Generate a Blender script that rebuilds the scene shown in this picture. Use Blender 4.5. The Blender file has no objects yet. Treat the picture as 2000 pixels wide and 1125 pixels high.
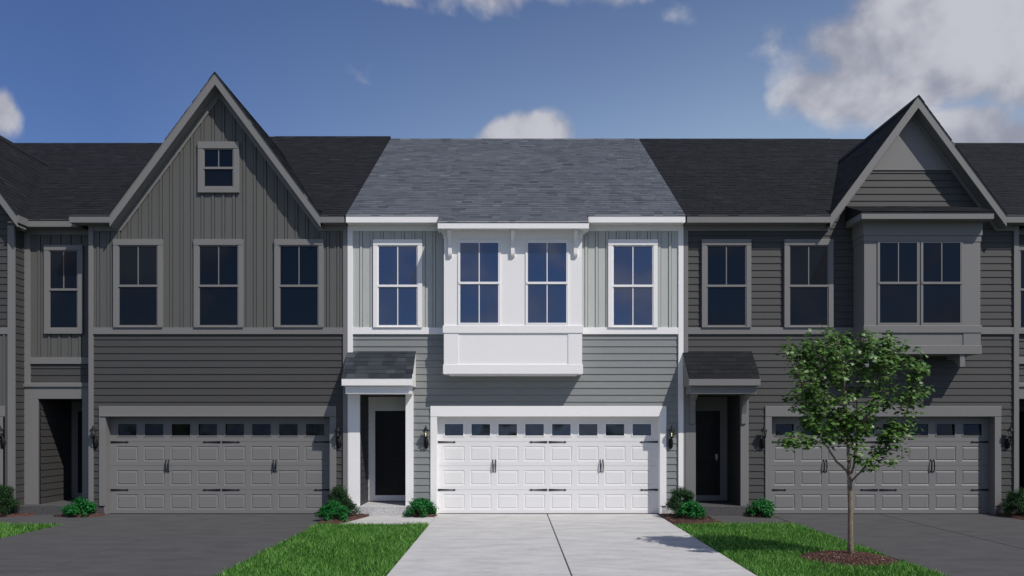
import bpy, math, random
import numpy as np
from mathutils import Vector, Matrix

random.seed(7); rng = np.random.default_rng(7)
R = math.radians
C = bpy.context.scene.collection
SC = bpy.context.scene

# ------------------------------------------------------------------ camera
D, F, CAMZ = 17.98, 1600.0, 1.96          # camera distance to the garage walls (m), focal length in photo px, eye height
cam = bpy.data.cameras.new("camera"); camo = bpy.data.objects.new("camera", cam); C.objects.link(camo)
camo.location = (0, -D, CAMZ); camo.rotation_euler = (R(90), 0, 0)
cam.sensor_width = 36; cam.lens = 36 * F / 2000; cam.shift_y = 0.1343; cam.clip_end = 3000
SC.camera = camo
# ------------------------------------------------------------------ light
LX, LY, LZ = -0.95, 1.0, -1.6             # direction in which sunlight travels
sd = bpy.data.lights.new("sun", 'SUN'); sun = bpy.data.objects.new("sun", sd); C.objects.link(sun)
sd.energy = 3.55; sd.angle = R(0.5); sd.color = (1.0, 0.95, 0.885)
sun.rotation_euler = Vector((LX, LY, LZ)).to_track_quat('-Z', 'Y').to_euler()
sun.location = (30, -30, 50)
SUN_EL = math.atan2(-LZ, math.hypot(LX, LY)); SUN_ROT = math.atan2(-LX, -LY)
# ------------------------------------------------------------------ world
W = bpy.data.worlds.new("World"); SC.world = W; W.use_nodes = True
nt = W.node_tree; nt.nodes.clear(); N = nt.nodes; L = nt.links
def nd(t, **k):
    n = N.new(t)
    for a, b in k.items(): setattr(n, a, b)
    return n
def vm(op, a, b=None):
    n = nd('ShaderNodeVectorMath', operation=op)
    for i, v in enumerate((a, b)):
        if v is None: continue
        if isinstance(v, bpy.types.NodeSocket): L.new(v, n.inputs[i])
        else: n.inputs[i].default_value = v
    return n
def mt(op, a, b=None, c=None, clamp=False):
    n = nd('ShaderNodeMath', operation=op, use_clamp=clamp)
    for i, v in enumerate((a, b, c)):
        if v is None: continue
        if isinstance(v, bpy.types.NodeSocket): L.new(v, n.inputs[i])
        else: n.inputs[i].default_value = v
    return n.outputs[0]
tc = nd('ShaderNodeTexCoord'); dirv = tc.outputs['Generated']
sky = nd('ShaderNodeTexSky', sky_type='NISHITA', sun_disc=False, sun_elevation=SUN_EL, sun_rotation=SUN_ROT)
sky.air_density = 1.0; sky.dust_density = 0.6; sky.ozone_density = 2.2; sky.altitude = 100
def cdir(px, py): return Vector(((px - 1000), F, (831 - py))).normalized()
BLOBS = [  # photo px of cloud centres and radii, turned into sky directions
 (1720, 66, 140, 78, 1.0), (1850, 45, 180, 100, 1.05), (1622, 178, 75, 46, .9), (1730, 185, 130, 52, .95), (1890, 120, 120, 66, .95),
 (1880, 262, 105, 38, 1.25), (1985, 266, 90, 40, 1.15), (1027, 270, 78, 36, 1.2), (985, -16, 230, 32, .68), (770, -12, 110, 20, .66), (1180, -10, 100, 26, .66),
 (2, 216, 30, 44, 1.1), (1300, 38, 44, 22, .54), (2150, 120, 200, 130, 1.0)]
acc = None
for (px, py, rx, ry, s) in BLOBS:
    c = cdir(px, py); k = F / (c.y * F) * 1.0
    ln = math.sqrt((px - 1000) ** 2 + F * F + (831 - py) ** 2)
    d = vm('SUBTRACT', dirv, tuple(c))
    d = vm('MULTIPLY', d.outputs[0], (ln / rx * .93, ln / rx * .8, ln / ry * .88))
    l = vm('LENGTH', d.outputs[0]).outputs['Value']
    b = mt('MULTIPLY', mt('SUBTRACT', 1.0, mt('MULTIPLY', l, .5), clamp=True), s)
    acc = b if acc is None else mt('MAXIMUM', acc, b)
nz = nd('ShaderNodeTexNoise'); nz.inputs['Scale'].default_value = 12; nz.inputs['Detail'].default_value = 7; nz.inputs['Roughness'].default_value = .52; nz.inputs['Distortion'].default_value = .25
L.new(dirv, nz.inputs['Vector'])
n2 = nd('ShaderNodeTexNoise'); n2.inputs['Scale'].default_value = 8; n2.inputs['Detail'].default_value = 4
L.new(dirv, n2.inputs['Vector'])
dens = mt('ADD', mt('ADD', acc, mt('MULTIPLY', mt('SUBTRACT', nz.outputs['Fac'], .5), 1.35)), mt('MULTIPLY', mt('SUBTRACT', n2.outputs['Fac'], .52), 1.0))
mask = nd('ShaderNodeMapRange', interpolation_type='SMOOTHSTEP'); L.new(dens, mask.inputs['Value'])
mask.inputs['From Min'].default_value = .38; mask.inputs['From Max'].default_value = .74
# broken cloud in the half of the sky that the windows mirror
sep = nd('ShaderNodeSeparateXYZ'); L.new(dirv, sep.inputs[0])
rear = nd('ShaderNodeMapRange', interpolation_type='SMOOTHSTEP'); L.new(sep.outputs['Y'], rear.inputs['Value'])
rear.inputs['From Min'].default_value = .15; rear.inputs['From Max'].default_value = -.2
dr = nd('ShaderNodeMapRange', interpolation_type='SMOOTHSTEP'); L.new(mt('ADD', mt('MULTIPLY', n2.outputs['Fac'], .6), mt('MULTIPLY', nz.outputs['Fac'], .4)), dr.inputs['Value'])
dr.inputs['From Min'].default_value = .43; dr.inputs['From Max'].default_value = .60
m2 = mt('MULTIPLY', mt('MULTIPLY', dr.outputs[0], rear.outputs[0]), .85)
mall = mt('MAXIMUM', mask.outputs[0], m2, clamp=True)
n3 = nd('ShaderNodeTexNoise'); n3.inputs['Scale'].default_value = 12; n3.inputs['Detail'].default_value = 5; n3.inputs['Distortion'].default_value = .25
L.new(vm('ADD', dirv, (-.022, 0, -.032)).outputs[0], n3.inputs['Vector'])
shade = nd('ShaderNodeMapRange', interpolation_type='SMOOTHSTEP'); L.new(mt('ADD', mt('SUBTRACT', nz.outputs['Fac'], n3.outputs['Fac']), mt('MULTIPLY', n2.outputs['Fac'], .5)), shade.inputs['Value'])
shade.inputs['From Min'].default_value = .06; shade.inputs['From Max'].default_value = .44
cc = nd('ShaderNodeMix', data_type='RGBA'); L.new(shade.outputs[0], cc.inputs['Factor'])
cc.inputs['A'].default_value = (2.9, 3.05, 3.8, 1); cc.inputs['B'].default_value = (5.3, 5.4, 6.0, 1)
tint = nd('ShaderNodeMix', data_type='RGBA', blend_type='MULTIPLY'); tint.inputs['Factor'].default_value = 1
L.new(sky.outputs[0], tint.inputs['A'])
sp = nd('ShaderNodeSeparateXYZ'); L.new(dirv, sp.inputs[0])
hz = mt('MULTIPLY', mt('MULTIPLY', mt('ADD', sp.outputs['X'], .42), 1.5, clamp=True), mt('MULTIPLY', mt('SUBTRACT', .57, sp.outputs['Z']), 3.8, clamp=True))
hz = mt('MULTIPLY', hz, mt('ADD', mt('MULTIPLY', sp.outputs['Y'], 3.0), .4, clamp=True))
hc = nd('ShaderNodeMix', data_type='RGBA'); L.new(hz, hc.inputs['Factor']); hc.inputs['A'].default_value = (.54, .63, .89, 1); hc.inputs['B'].default_value = (1.8, 1.55, 1.36, 1)
L.new(hc.outputs['Result'], tint.inputs['B'])
mx = nd('ShaderNodeMix', data_type='RGBA'); L.new(mall, mx.inputs['Factor']); L.new(tint.outputs['Result'], mx.inputs['A']); L.new(cc.outputs['Result'], mx.inputs['B'])
bg = nd('ShaderNodeBackground'); L.new(mx.outputs['Result'], bg.inputs['Color']); bg.inputs['Strength'].default_value = .10
wo = nd('ShaderNodeOutputWorld'); L.new(bg.outputs[0], wo.inputs['Surface'])
SC.view_settings.view_transform = 'Standard'; SC.view_settings.look = 'None'; SC.view_settings.exposure = 0; SC.view_settings.gamma = 1
SC.cycles.max_bounces = 8; SC.cycles.transparent_max_bounces = 8

# ------------------------------------------------------------------ materials
class MatB:
    def __init__(s, name):
        s.m = bpy.data.materials.new(name); s.m.use_nodes = True; s.t = s.m.node_tree; s.t.nodes.clear()
        s.o = s.n('ShaderNodeOutputMaterial'); s.p = s.n('ShaderNodeBsdfPrincipled'); s.l(s.p.outputs[0], s.o.inputs[0])
    def n(s, t, **k):
        x = s.t.nodes.new(t)
        for a, b in k.items(): setattr(x, a, b)
        return x
    def l(s, a, b): s.t.links.new(a, b)
    def coord(s, scale=(1, 1, 1)):
        g = s.n('ShaderNodeTexCoord'); mp = s.n('ShaderNodeMapping'); mp.inputs['Scale'].default_value = scale
        s.l(g.outputs['Object'], mp.inputs[0]); return mp.outputs[0]
    def noise(s, scale, detail=4, stretch=(1, 1, 1), rough=.5):
        x = s.n('ShaderNodeTexNoise'); x.inputs['Scale'].default_value = scale; x.inputs['Detail'].default_value = detail; x.inputs['Roughness'].default_value = rough
        s.l(s.coord(stretch), x.inputs['Vector']); return x.outputs['Fac']
    def ramp(s, fac, stops):
        r = s.n('ShaderNodeValToRGB'); e = r.color_ramp.elements
        while len(e) < len(stops): e.new(.5)
        for i, (p, c) in enumerate(stops): e[i].position = p; e[i].color = (*c, 1)
        s.l(fac, r.inputs[0]); return r.outputs[0]
    def bump(s, h, strength, dist):
        b = s.n('ShaderNodeBump'); b.inputs['Strength'].default_value = strength; b.inputs['Distance'].default_value = dist
        s.l(h, b.inputs['Height']); s.l(b.outputs[0], s.p.inputs['Normal']); return b
    def base(s, c): s.l(c, s.p.inputs['Base Color'])
    def set(s, **k):
        for a, b in k.items():
            s.p.inputs[a.replace('_', ' ')].default_value = b
        return s
def sc(c, k): return tuple(x * k for x in c)
def paint(name, col, var=.05, rough=.5, grain=(6, 6, 6), bump=.15, gs=3.0):
    b = MatB(name); f = b.noise(gs, 5, grain)
    b.base(b.ramp(f, [(.3, sc(col, 1 - var)), (.7, sc(col, 1 + var))])); b.set(Roughness=rough)
    if bump: b.bump(b.noise(60, 3, grain), bump, .002)
    return b.m
def shingle_mat(name, stops):
    b = MatB(name); a = b.n('ShaderNodeAttribute', attribute_name='tone')
    g = b.noise(260, 2); s1 = b.n('ShaderNodeMath', operation='MULTIPLY_ADD'); b.l(g, s1.inputs[0]); s1.inputs[1].default_value = .5; s1.inputs[2].default_value = -.25
    s2 = b.n('ShaderNodeMath', operation='ADD'); b.l(a.outputs['Fac'], s2.inputs[0]); b.l(s1.outputs[0], s2.inputs[1])
    s3 = b.n('ShaderNodeMath', operation='MULTIPLY_ADD'); b.l(b.noise(.9, 4), s3.inputs[0]); s3.inputs[1].default_value = .3; 
    s4 = b.n('ShaderNodeMath', operation='SUBTRACT'); b.l(s2.outputs[0], s4.inputs[0]); s4.inputs[1].default_value = .15; b.l(s4.outputs[0], s3.inputs[2])
    b.base(b.ramp(s3.outputs[0], stops)); b.set(Roughness=.9); b.p.inputs['Specular IOR Level'].default_value = .25
    b.bump(b.noise(220, 2), .5, .003); return b.m
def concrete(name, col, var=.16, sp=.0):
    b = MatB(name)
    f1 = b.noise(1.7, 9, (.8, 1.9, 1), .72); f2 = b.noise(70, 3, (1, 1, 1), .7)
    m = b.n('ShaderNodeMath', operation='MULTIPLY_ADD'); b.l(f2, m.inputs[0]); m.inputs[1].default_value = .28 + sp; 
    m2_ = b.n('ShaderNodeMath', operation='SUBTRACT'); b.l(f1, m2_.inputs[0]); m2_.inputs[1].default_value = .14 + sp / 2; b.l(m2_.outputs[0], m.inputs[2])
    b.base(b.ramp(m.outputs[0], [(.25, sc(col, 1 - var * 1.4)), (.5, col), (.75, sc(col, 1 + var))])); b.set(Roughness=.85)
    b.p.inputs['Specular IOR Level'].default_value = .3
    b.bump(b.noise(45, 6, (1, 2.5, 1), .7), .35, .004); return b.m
def aggregate(name, col):
    b = MatB(name); v = b.n('ShaderNodeTexVoronoi'); v.inputs['Scale'].default_value = 75; b.l(b.coord(), v.inputs['Vector'])
    s = b.n('ShaderNodeSeparateColor'); b.l(v.outputs['Color'], s.inputs[0])
    b.base(b.ramp(s.outputs[0], [(0, sc(col, .6)), (.5, col), (1, sc(col, 1.25))])); b.set(Roughness=.85); b.bump(v.outputs['Distance'], .5, .004); return b.m
def glass(name, col, ior, rough=.02, wav=.0, wscale=2.0):
    b = MatB(name); b.set(Base_Color=(*col, 1), Roughness=rough, IOR=ior); 
    if wav: b.bump(b.noise(wscale, 1), 1.0, wav)
    return b.m
def flat(name, col, rough=.5, metal=0, emit=None, es=0):
    b = MatB(name); b.set(Base_Color=(*col, 1), Roughness=rough, Metallic=metal)
    if emit: b.p.inputs['Emission Color'].default_value = (*emit, 1); b.p.inputs['Emission Strength'].default_value = es
    return b.m
def leafmat(name, stops, trans=.35, rough=.45, spec=.5):
    b = MatB(name); a = b.n('ShaderNodeAttribute', attribute_name='tone')
    col = b.ramp(a.outputs['Fac'], stops); b.base(col); b.set(Roughness=rough); b.p.inputs['Specular IOR Level'].default_value = spec
    t = b.n('ShaderNodeBsdfTranslucent'); b.l(col, t.inputs[0]); mxs = b.n('ShaderNodeMixShader'); mxs.inputs[0].default_value = trans
    b.l(b.p.outputs[0], mxs.inputs[1]); b.l(t.outputs[0], mxs.inputs[2]); b.l(mxs.outputs[0], b.o.inputs[0]); return b.m

K = .205  # dimming of the neighbours, put into their base colours instead of the light
PORCHROOF = shingle_mat('darker_porch_shingle', [(0, (.012, .015, .019)), (.35, (.024, .028, .035)), (.7, (.042, .048, .058)), (1, (.075, .085, .10))])  # middle house porch shingles, darker tones than its main roof
LITE = dict(trim=paint('white_trim_paint', (.87, .855, .84), .012, .45, bump=.05),
            bat=paint('sage_panel_paint', (.46, .48, .455), .03, .6, (8, 8, 1)),
            lap=paint('grey_lap_paint', (.225, .236, .23), .05, .6, (1, 1, 9)),
            door=paint('white_door_paint', (.77, .76, .75), .01, .4, (1, 1, 8), .04),
            roof=shingle_mat('blue_grey_shingle', [(0, (.045, .052, .064)), (.3, (.072, .082, .098)), (.6, (.095, .108, .126)), (.85, (.112, .12, .135)), (1, (.14, .16, .18))]),
            glass=glass('window_glass', (.005, .020, .075), 2.1), gglass=glass('door_light_glass', (.003, .006, .010), 2.0, .14, .06, 1.6),
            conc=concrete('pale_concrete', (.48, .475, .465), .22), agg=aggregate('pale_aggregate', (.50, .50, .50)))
DARK = dict(trim=paint('dimmed_trim_paint', sc((.935, .915, .89), K), .012, .5, bump=.05),
            bat=paint('dimmed_panel_paint', sc((.50, .50, .465), K), .03, .65, (8, 8, 1)),
            lap=paint('dimmed_lap_paint', sc((.262, .258, .25), K), .05, .65, (1, 1, 9)),
            door=paint('dimmed_door_paint', sc((.95, .93, .91), K), .01, .5, (1, 1, 8), .04),
            roof=shingle_mat('dimmed_shingle', [(0, (.006, .0065, .0075)), (.45, (.010, .011, .0125)), (.8, (.015, .0165, .019)), (1, (.022, .024, .027))]),
            glass=glass('dimmed_window_glass', (.003, .006, .012), 1.36), gglass=glass('dimmed_door_light_glass', (.002, .003, .004), 1.42, .14, .06, 1.6),
            conc=concrete('dimmed_concrete', (.079, .078, .079), .22), agg=aggregate('dimmed_aggregate', (.075, .075, .078)))
for P in (LITE, DARK):
    P['trim'].node_tree.nodes
BLACK = flat('black_iron', (.005, .005, .006), .6); BLACK.node_tree.nodes['Principled BSDF'].inputs['Specular IOR Level'].default_value = .25
BLACKDOOR = paint('black_door_paint', (.011, .011, .012), .05, .35, bump=0); BLACKDOOR.node_tree.nodes['Principled BSDF'].inputs['Specular IOR Level'].default_value = .22
STEEL = flat('satin_nickel', (.5, .48, .45), .3, 1)
LAMPGLASS = flat('clear_lamp_glass', (.10, .11, .12), .08)
BULB = flat('lit_bulb', (1, .9, .5), .4, 0, (1, .85, .3), 1.5)
BULBOFF = flat('pale_bulb', (.6, .6, .6), .3)
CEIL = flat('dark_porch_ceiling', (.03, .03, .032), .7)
DEEPLAP = paint('darker_porch_lap', (.045, .05, .055), .05, .65, (1, 1, 9))  # side walls of the middle house porch, darker than its other siding

# ------------------------------------------------------------------ mesh building
def tag(o, label=None, cat=None, group=None, kind=None):
    if label: o['label'] = label
    if cat: o['category'] = cat
    if group: o['group'] = group
    if kind: o['kind'] = kind
    return o
def link(o, parent=None):
    C.objects.link(o)
    if parent is not None: o.parent = parent
    return o
def empty(name, loc, label, cat, group=None):
    e = bpy.data.objects.new(name, None); link(e); e.location = loc; e.empty_display_size = .3
    return tag(e, label, cat, group)
class MB:
    def __init__(s): s.v = []; s.f = []; s.t = []; s.smooth = False
    def face(s, pts, tone=0.5):
        b = len(s.v); s.v += [tuple(p) for p in pts]; s.f.append(tuple(range(b, b + len(pts)))); s.t.append(tone); return s
    def box(s, x0, x1, y0, y1, z0, z1, tone=.5):
        x0, x1 = min(x0, x1), max(x0, x1); y0, y1 = min(y0, y1), max(y0, y1); z0, z1 = min(z0, z1), max(z0, z1)
        b = len(s.v)
        s.v += [(x0, y0, z0), (x1, y0, z0), (x1, y1, z0), (x0, y1, z0), (x0, y0, z1), (x1, y0, z1), (x1, y1, z1), (x0, y1, z1)]
        for q in ((0, 3, 2, 1), (4, 5, 6, 7), (0, 1, 5, 4), (1, 2, 6, 5), (2, 3, 7, 6), (3, 0, 4, 7)): s.f.append(tuple(b + i for i in q)); s.t.append(tone)
        return s
    def prism(s, poly, y0, y1, axis='y', tone=.5):
        """poly: list of 2D points; axis y: (x,z) pairs extruded in y; axis x: (y,z) pairs extruded in x"""
        n = len(poly); b = len(s.v)
        for yy in (y0, y1):
            for (p, q) in poly: s.v.append((p, yy, q) if axis == 'y' else (yy, p, q) if axis == 'x' else (p, q, yy))
        s.f.append(tuple(b + i for i in range(n))); s.f.append(tuple(b + n + i for i in reversed(range(n)))); s.t += [tone, tone]
        for i in range(n):
            j = (i + 1) % n; s.f.append((b + i, b + n + i, b + n + j, b + j)); s.t.append(tone)
        return s
    def tube(s, pts, rad, seg=8, cap=True):
        pts = [Vector(p) for p in pts]; b = len(s.v); n = len(pts)
        for i, p in enumerate(pts):
            t = (pts[min(i + 1, n - 1)] - pts[max(i - 1, 0)]).normalized()
            a = Vector((0, 0, 1)) if abs(t.z) < .9 else Vector((1, 0, 0))
            u = t.cross(a).normalized(); w = t.cross(u); r = rad[i] if isinstance(rad, (list, tuple)) else rad
            for k in range(seg):
                an = 2 * math.pi * k / seg; s.v.append(tuple(p + (u * math.cos(an) + w * math.sin(an)) * r))
        for i in range(n - 1):
            for k in range(seg):
                k2 = (k + 1) % seg; s.f.append((b + i * seg + k, b + i * seg + k2, b + (i + 1) * seg + k2, b + (i + 1) * seg + k)); s.t.append(.5)
        if cap:
            s.f.append(tuple(b + k for k in reversed(range(seg)))); s.f.append(tuple(b + (n - 1) * seg + k for k in range(seg))); s.t += [.5, .5]
        return s
    def lathe(s, prof, c, seg=6, ph=0.0):
        b = len(s.v); n = len(prof)
        for (r, z) in prof:
            for k in range(seg):
                an = 2 * math.pi * k / seg + ph; s.v.append((c[0] + r * math.cos(an), c[1] + r * math.sin(an), c[2] + z))
        for i in range(n - 1):
            for k in range(seg):
                k2 = (k + 1) % seg; s.f.append((b + i * seg + k, b + i * seg + k2, b + (i + 1) * seg + k2, b + (i + 1) * seg + k)); s.t.append(.5)
        s.f.append(tuple(b + k for k in reversed(range(seg)))); s.f.append(tuple(b + (n - 1) * seg + k for k in range(seg))); s.t += [.5, .5]
        return s
    def build(s, name, mat, parent=None, org=(0, 0, 0), smooth=False, bevel=0):
        me = bpy.data.meshes.new(name); ox, oy, oz = org
        me.from_pydata([(x - ox, y - oy, z - oz) for (x, y, z) in s.v], [], s.f)
        a = me.attributes.new('tone', 'FLOAT', 'FACE'); a.data.foreach_set('value', s.t)
        if smooth: me.polygons.foreach_set('use_smooth', [True] * len(me.polygons))
        me.materials.append(mat); me.update()
        o = link(bpy.data.objects.new(name, me), parent)
        if bevel:
            m = o.modifiers.new('bevel', 'BEVEL'); m.width = bevel; m.segments = 2; m.limit_method = 'ANGLE'; m.angle_limit = R(40)
        return o
def bulk(name, verts, faces_idx, nper, tone, mat, parent=None):
    """verts (n,3), faces_idx flat int array, nper: list of loop counts per face, tone per face"""
    me = bpy.data.meshes.new(name); me.vertices.add(len(verts)); me.vertices.foreach_set('co', np.asarray(verts, np.float32).ravel())
    nper = np.asarray(nper, np.int32); me.loops.add(len(faces_idx)); me.polygons.add(len(nper))
    me.loops.foreach_set('vertex_index', np.asarray(faces_idx, np.int32))
    st = np.concatenate([[0], np.cumsum(nper)[:-1]]).astype(np.int32); me.polygons.foreach_set('loop_start', st); me.polygons.foreach_set('loop_total', nper)
    me.update(calc_edges=True)
    a = me.attributes.new('tone', 'FLOAT', 'FACE'); a.data.foreach_set('value', np.asarray(tone, np.float32))
    me.materials.append(mat); me.validate(); return link(bpy.data.objects.new(name, me), parent)

def across(px, Y=0.): return (px - 1000) * (D + Y) / F      # photo measurement -> metres in the plane at depth Y
def up(py, Y=0.): return CAMZ + (831 - py) * (D + Y) / F

# heights shared by the row (m)
Z_BASE, Z_BAND0, Z_BAND1, Z_FRIEZE, Z_SOFF, Z_EAVE = .20, 3.96, 4.106, 6.225, 6.345, 6.50
OV, SL, RIDGE_Y = .30, .603, 6.2
DEPTH = 12.6

# ------------------------------------------------------------------ house pieces
class House:
    def __init__(s, xc, label, pal, y=0):
        s.org = (xc, y, 0); s.e = empty('townhouse', s.org, label, 'townhouse', 'townhouses joined in one row'); s.P = pal; s.k = []
    def part(s, name, mb, mat, parent=None, label=None, **k):
        o = mb.build(name, mat, parent or s.e, s.org, **k)
        if label: o['label'] = label
        return o
    def acc(s, name):                       # one field of cladding, or trim whose every board is a part of its own
        m = MB() if name in ('lap_siding', 'board_and_batten') else Boards(s, name)
        if not isinstance(m, Boards): s.k.append((name, m))
        return m
    def flush(s):
        for n, m in s.k:
            if m.f: s.part(n, m, s.P[MATS[n]])
        s.k = []
MATS = dict(lap_siding='lap', board_and_batten='bat', corner_board='trim', trim_band='trim', frieze='trim', soffit='trim', fascia='trim', foundation='agg')
class Boards:
    def __init__(s, H, name): s.H = H; s.n = name
    def box(s, *a): m = MB(); m.box(*a); return s.H.part(s.n, m, s.H.P[MATS[s.n]], bevel=.003)
    def prism(s, *a): m = MB(); m.prism(*a); return s.H.part(s.n, m, s.H.P[MATS[s.n]])

def lap(mb, x0, x1, z0, z1, Y=0., xl=None, xr=None, step=.152, thick=.015):
    """lap siding between z0 and z1; xl / xr optionally give the raked left and right edge at a height"""
    k = math.floor((z0 - Z_BASE) / step + 1e-6); z = Z_BASE + k * step
    while z < z1 - 1e-4:
        a, b = max(z, z0), min(z + step, z1)
        if b - a > .004:
            fa, fb = (a - z) / step, (b - z) / step
            ya, yb = Y - .004 - thick * (1 - fa), Y - .004 - thick * (1 - fb)
            l0, r0 = (xl(a) if xl else x0), (xr(a) if xr else x1); l1, r1 = (xl(b) if xl else x0), (xr(b) if xr else x1)
            if r1 > l1:
                # board joints at irregular places, each board very slightly different in tone
                t = random.random()
                b2 = max(a + .002, b - .0055); mb.face([(l0, ya, a), (r0, ya, a), (r1, yb, b2), (l1, yb, b2)], t)
                mb.face([(l0, Y, a), (r0, Y, a), (r0, ya, a), (l0, ya, a)], t)
        z += step
def lap_side(mb, X, y0, y1, z0, z1, sgn, step=.152, thick=.012):
    """lap siding on a wall whose face looks to +x (sgn 1) or -x (sgn -1)"""
    z = Z_BASE
    while z < z1 - 1e-4:
        a, b = max(z, z0), min(z + step, z1)
        if b - a > .004:
            xa, xb = X + sgn * (.004 + thick), X + sgn * .004
            mb.face([(xa, y0, a), (xa, y1, a), (xb, y1, b - .004), (xb, y0, b - .004)]); mb.face([(X, y0, a), (X, y1, a), (xa, y1, a), (xa, y0, a)])
        z += step
def batten(mb, x0, x1, z0, z1, Y=0., top=None, pitch=.229, bw=.05, ph=.0):
    """panels with raised battens and an open groove down each side of a batten; top(x) gives a raked upper edge"""
    g = .012
    def strip(a, b, y):
        a, b = max(a, x0), min(b, x1)
        if b - a < .004: return
        if top is None: mb.box(a, b, y, Y - .001, z0, z1); return
        n = 1 if top(a) == top(b) else 4
        xs = [a + (b - a) * i / n for i in range(n + 1)]
        mb.prism([(a, z0)] + [(b, z0)] + [(x, top(x)) for x in reversed(xs)], y, Y - .001)
    k = math.floor((x0 - ph) / pitch); x = ph + k * pitch
    while x < x1:
        strip(x, x + bw, Y - .040); strip(x + bw + g, x + pitch - g, Y - .022); x += pitch
def window(H, x0, x1, z0, z1, Y=0., lite=2, casing=(.122, .15, .04), deep=.078, bottom_lite=False, label=None):
    """x0..z1: the glass; casing: side, head, foot widths"""
    P = H.P; sf = .022; ax0, ax1, az0, az1 = x0 - sf, x1 + sf, z0 - sf - .012, z1 + sf
    cs, ch, cf = casing; m = MB()
    if cs > 0:
        m.box(ax0 - cs + sf, ax0, Y - deep, Y, az0, az1); m.box(ax1, ax1 + cs - sf, Y - deep, Y, az0, az1)
        m.box(ax0 - cs + sf - .0, ax1 + cs - sf, Y - deep - .006, Y, az1, az1 + ch)
        if cf > 0: m.box(ax0 - cs + sf, ax1 + cs - sf, Y - deep - .004, Y, az0 - cf, az0)
    else:
        e = .03
        m.box(ax0 - e, ax0, Y - .02, Y, az0 - e, az1 + e); m.box(ax1, ax1 + e, Y - .02, Y, az0 - e, az1 + e)
        m.box(ax0, ax1, Y - .02, Y, az1, az1 + e); m.box(ax0, ax1, Y - .02, Y, az0 - e, az0)
    w = H.part('window', m, P['trim'], label=label, bevel=.004)
    zm = (z0 + z1) / 2; r = .028; s = MB()
    yu, yl = Y - .060, Y - .052; go = .046
    if cs == 0: yu, yl = Y - .016, Y - .010; go = .006
    s.box(ax0, x0, yu, Y - .001, az0, az1); s.box(x1, ax1, yu, Y - .001, az0, az1)
    s.box(x0, x1, yu, Y - .001, z1, az1); s.box(x0, x1, yl - .012, Y - .001, az0, z0)
    s.box(x0 - .03, x1 + .03, yu - .016, Y - .001, zm - r, zm + r * .7)
    H.part('sash', s, P['trim'], w)
    xm = (x0 + x1) / 2; mu = MB(); mu.box(xm - .010, xm + .010, Y - go - .009, Y - go, zm + r * .7, z1)
    if bottom_lite: mu.box(xm - .010, xm + .010, Y - go - .009, Y - go, z0, zm - r)
    H.part('muntin', mu, P['trim'], w)
    for (a, b) in ((zm, z1), (z0, zm)):
        g = MB(); t = random.uniform(-.0012, .0012); t2 = random.uniform(-.001, .001)
        g.face([(x0, Y - go - t, a), (x1, Y - go + t, a), (x1, Y - go + t + t2, b), (x0, Y - go - t + t2, b)])
        H.part('pane', g, P['glass'], w)
    return w
def lamp(H, x, lit):
    """wall lantern: plate, curled arm, glass cage and bell roof"""
    z = 1.62; m = MB()
    m.lathe([(.018, -.16), (.045, -.13), (.052, -.05), (.046, .03), (.03, .06)], (x, -.032, z), 10)
    m.tube([(x, -.03, z - .02), (x, -.10, z - .05), (x, -.145, z + .0), (x, -.14, z + .08)], .012, 8)
    m.tube([(x, -.06, z + .05), (x, -.10, z + .11), (x, -.13, z + .09)], .008, 6)
    w = H.part('wall_lamp', m, BLACK, smooth=True)
    f = MB(); cy = -.14; b = z + .09
    f.lathe([(.02, -.03), (.045, -.005), (.05, .01), (.03, .012)], (x, cy, b), 6)
    for k in range(6):
        a = math.pi * 2 * k / 6; f.tube([(x + .036 * math.cos(a), cy + .036 * math.sin(a), b + .01), (x + .055 * math.cos(a), cy + .055 * math.sin(a), b + .125)], .004, 4)
    H.part('lamp_frame', f, BLACK, w)
    g = MB(); g.lathe([(.005, .016), (.004, .062), (.009, .07), (.010, .078), (.004, .088)], (x, cy, b), 8)
    H.part('bulb', g, BULB if lit else BULBOFF, w, smooth=True)
    r = MB(); r.lathe([(.072, .122), (.075, .130), (.045, .168), (.02, .205), (.012, .215), (.014, .225), (.004, .262)], (x, cy, b), 12)
    H.part('lamp_roof', r, BLACK, w)
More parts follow.
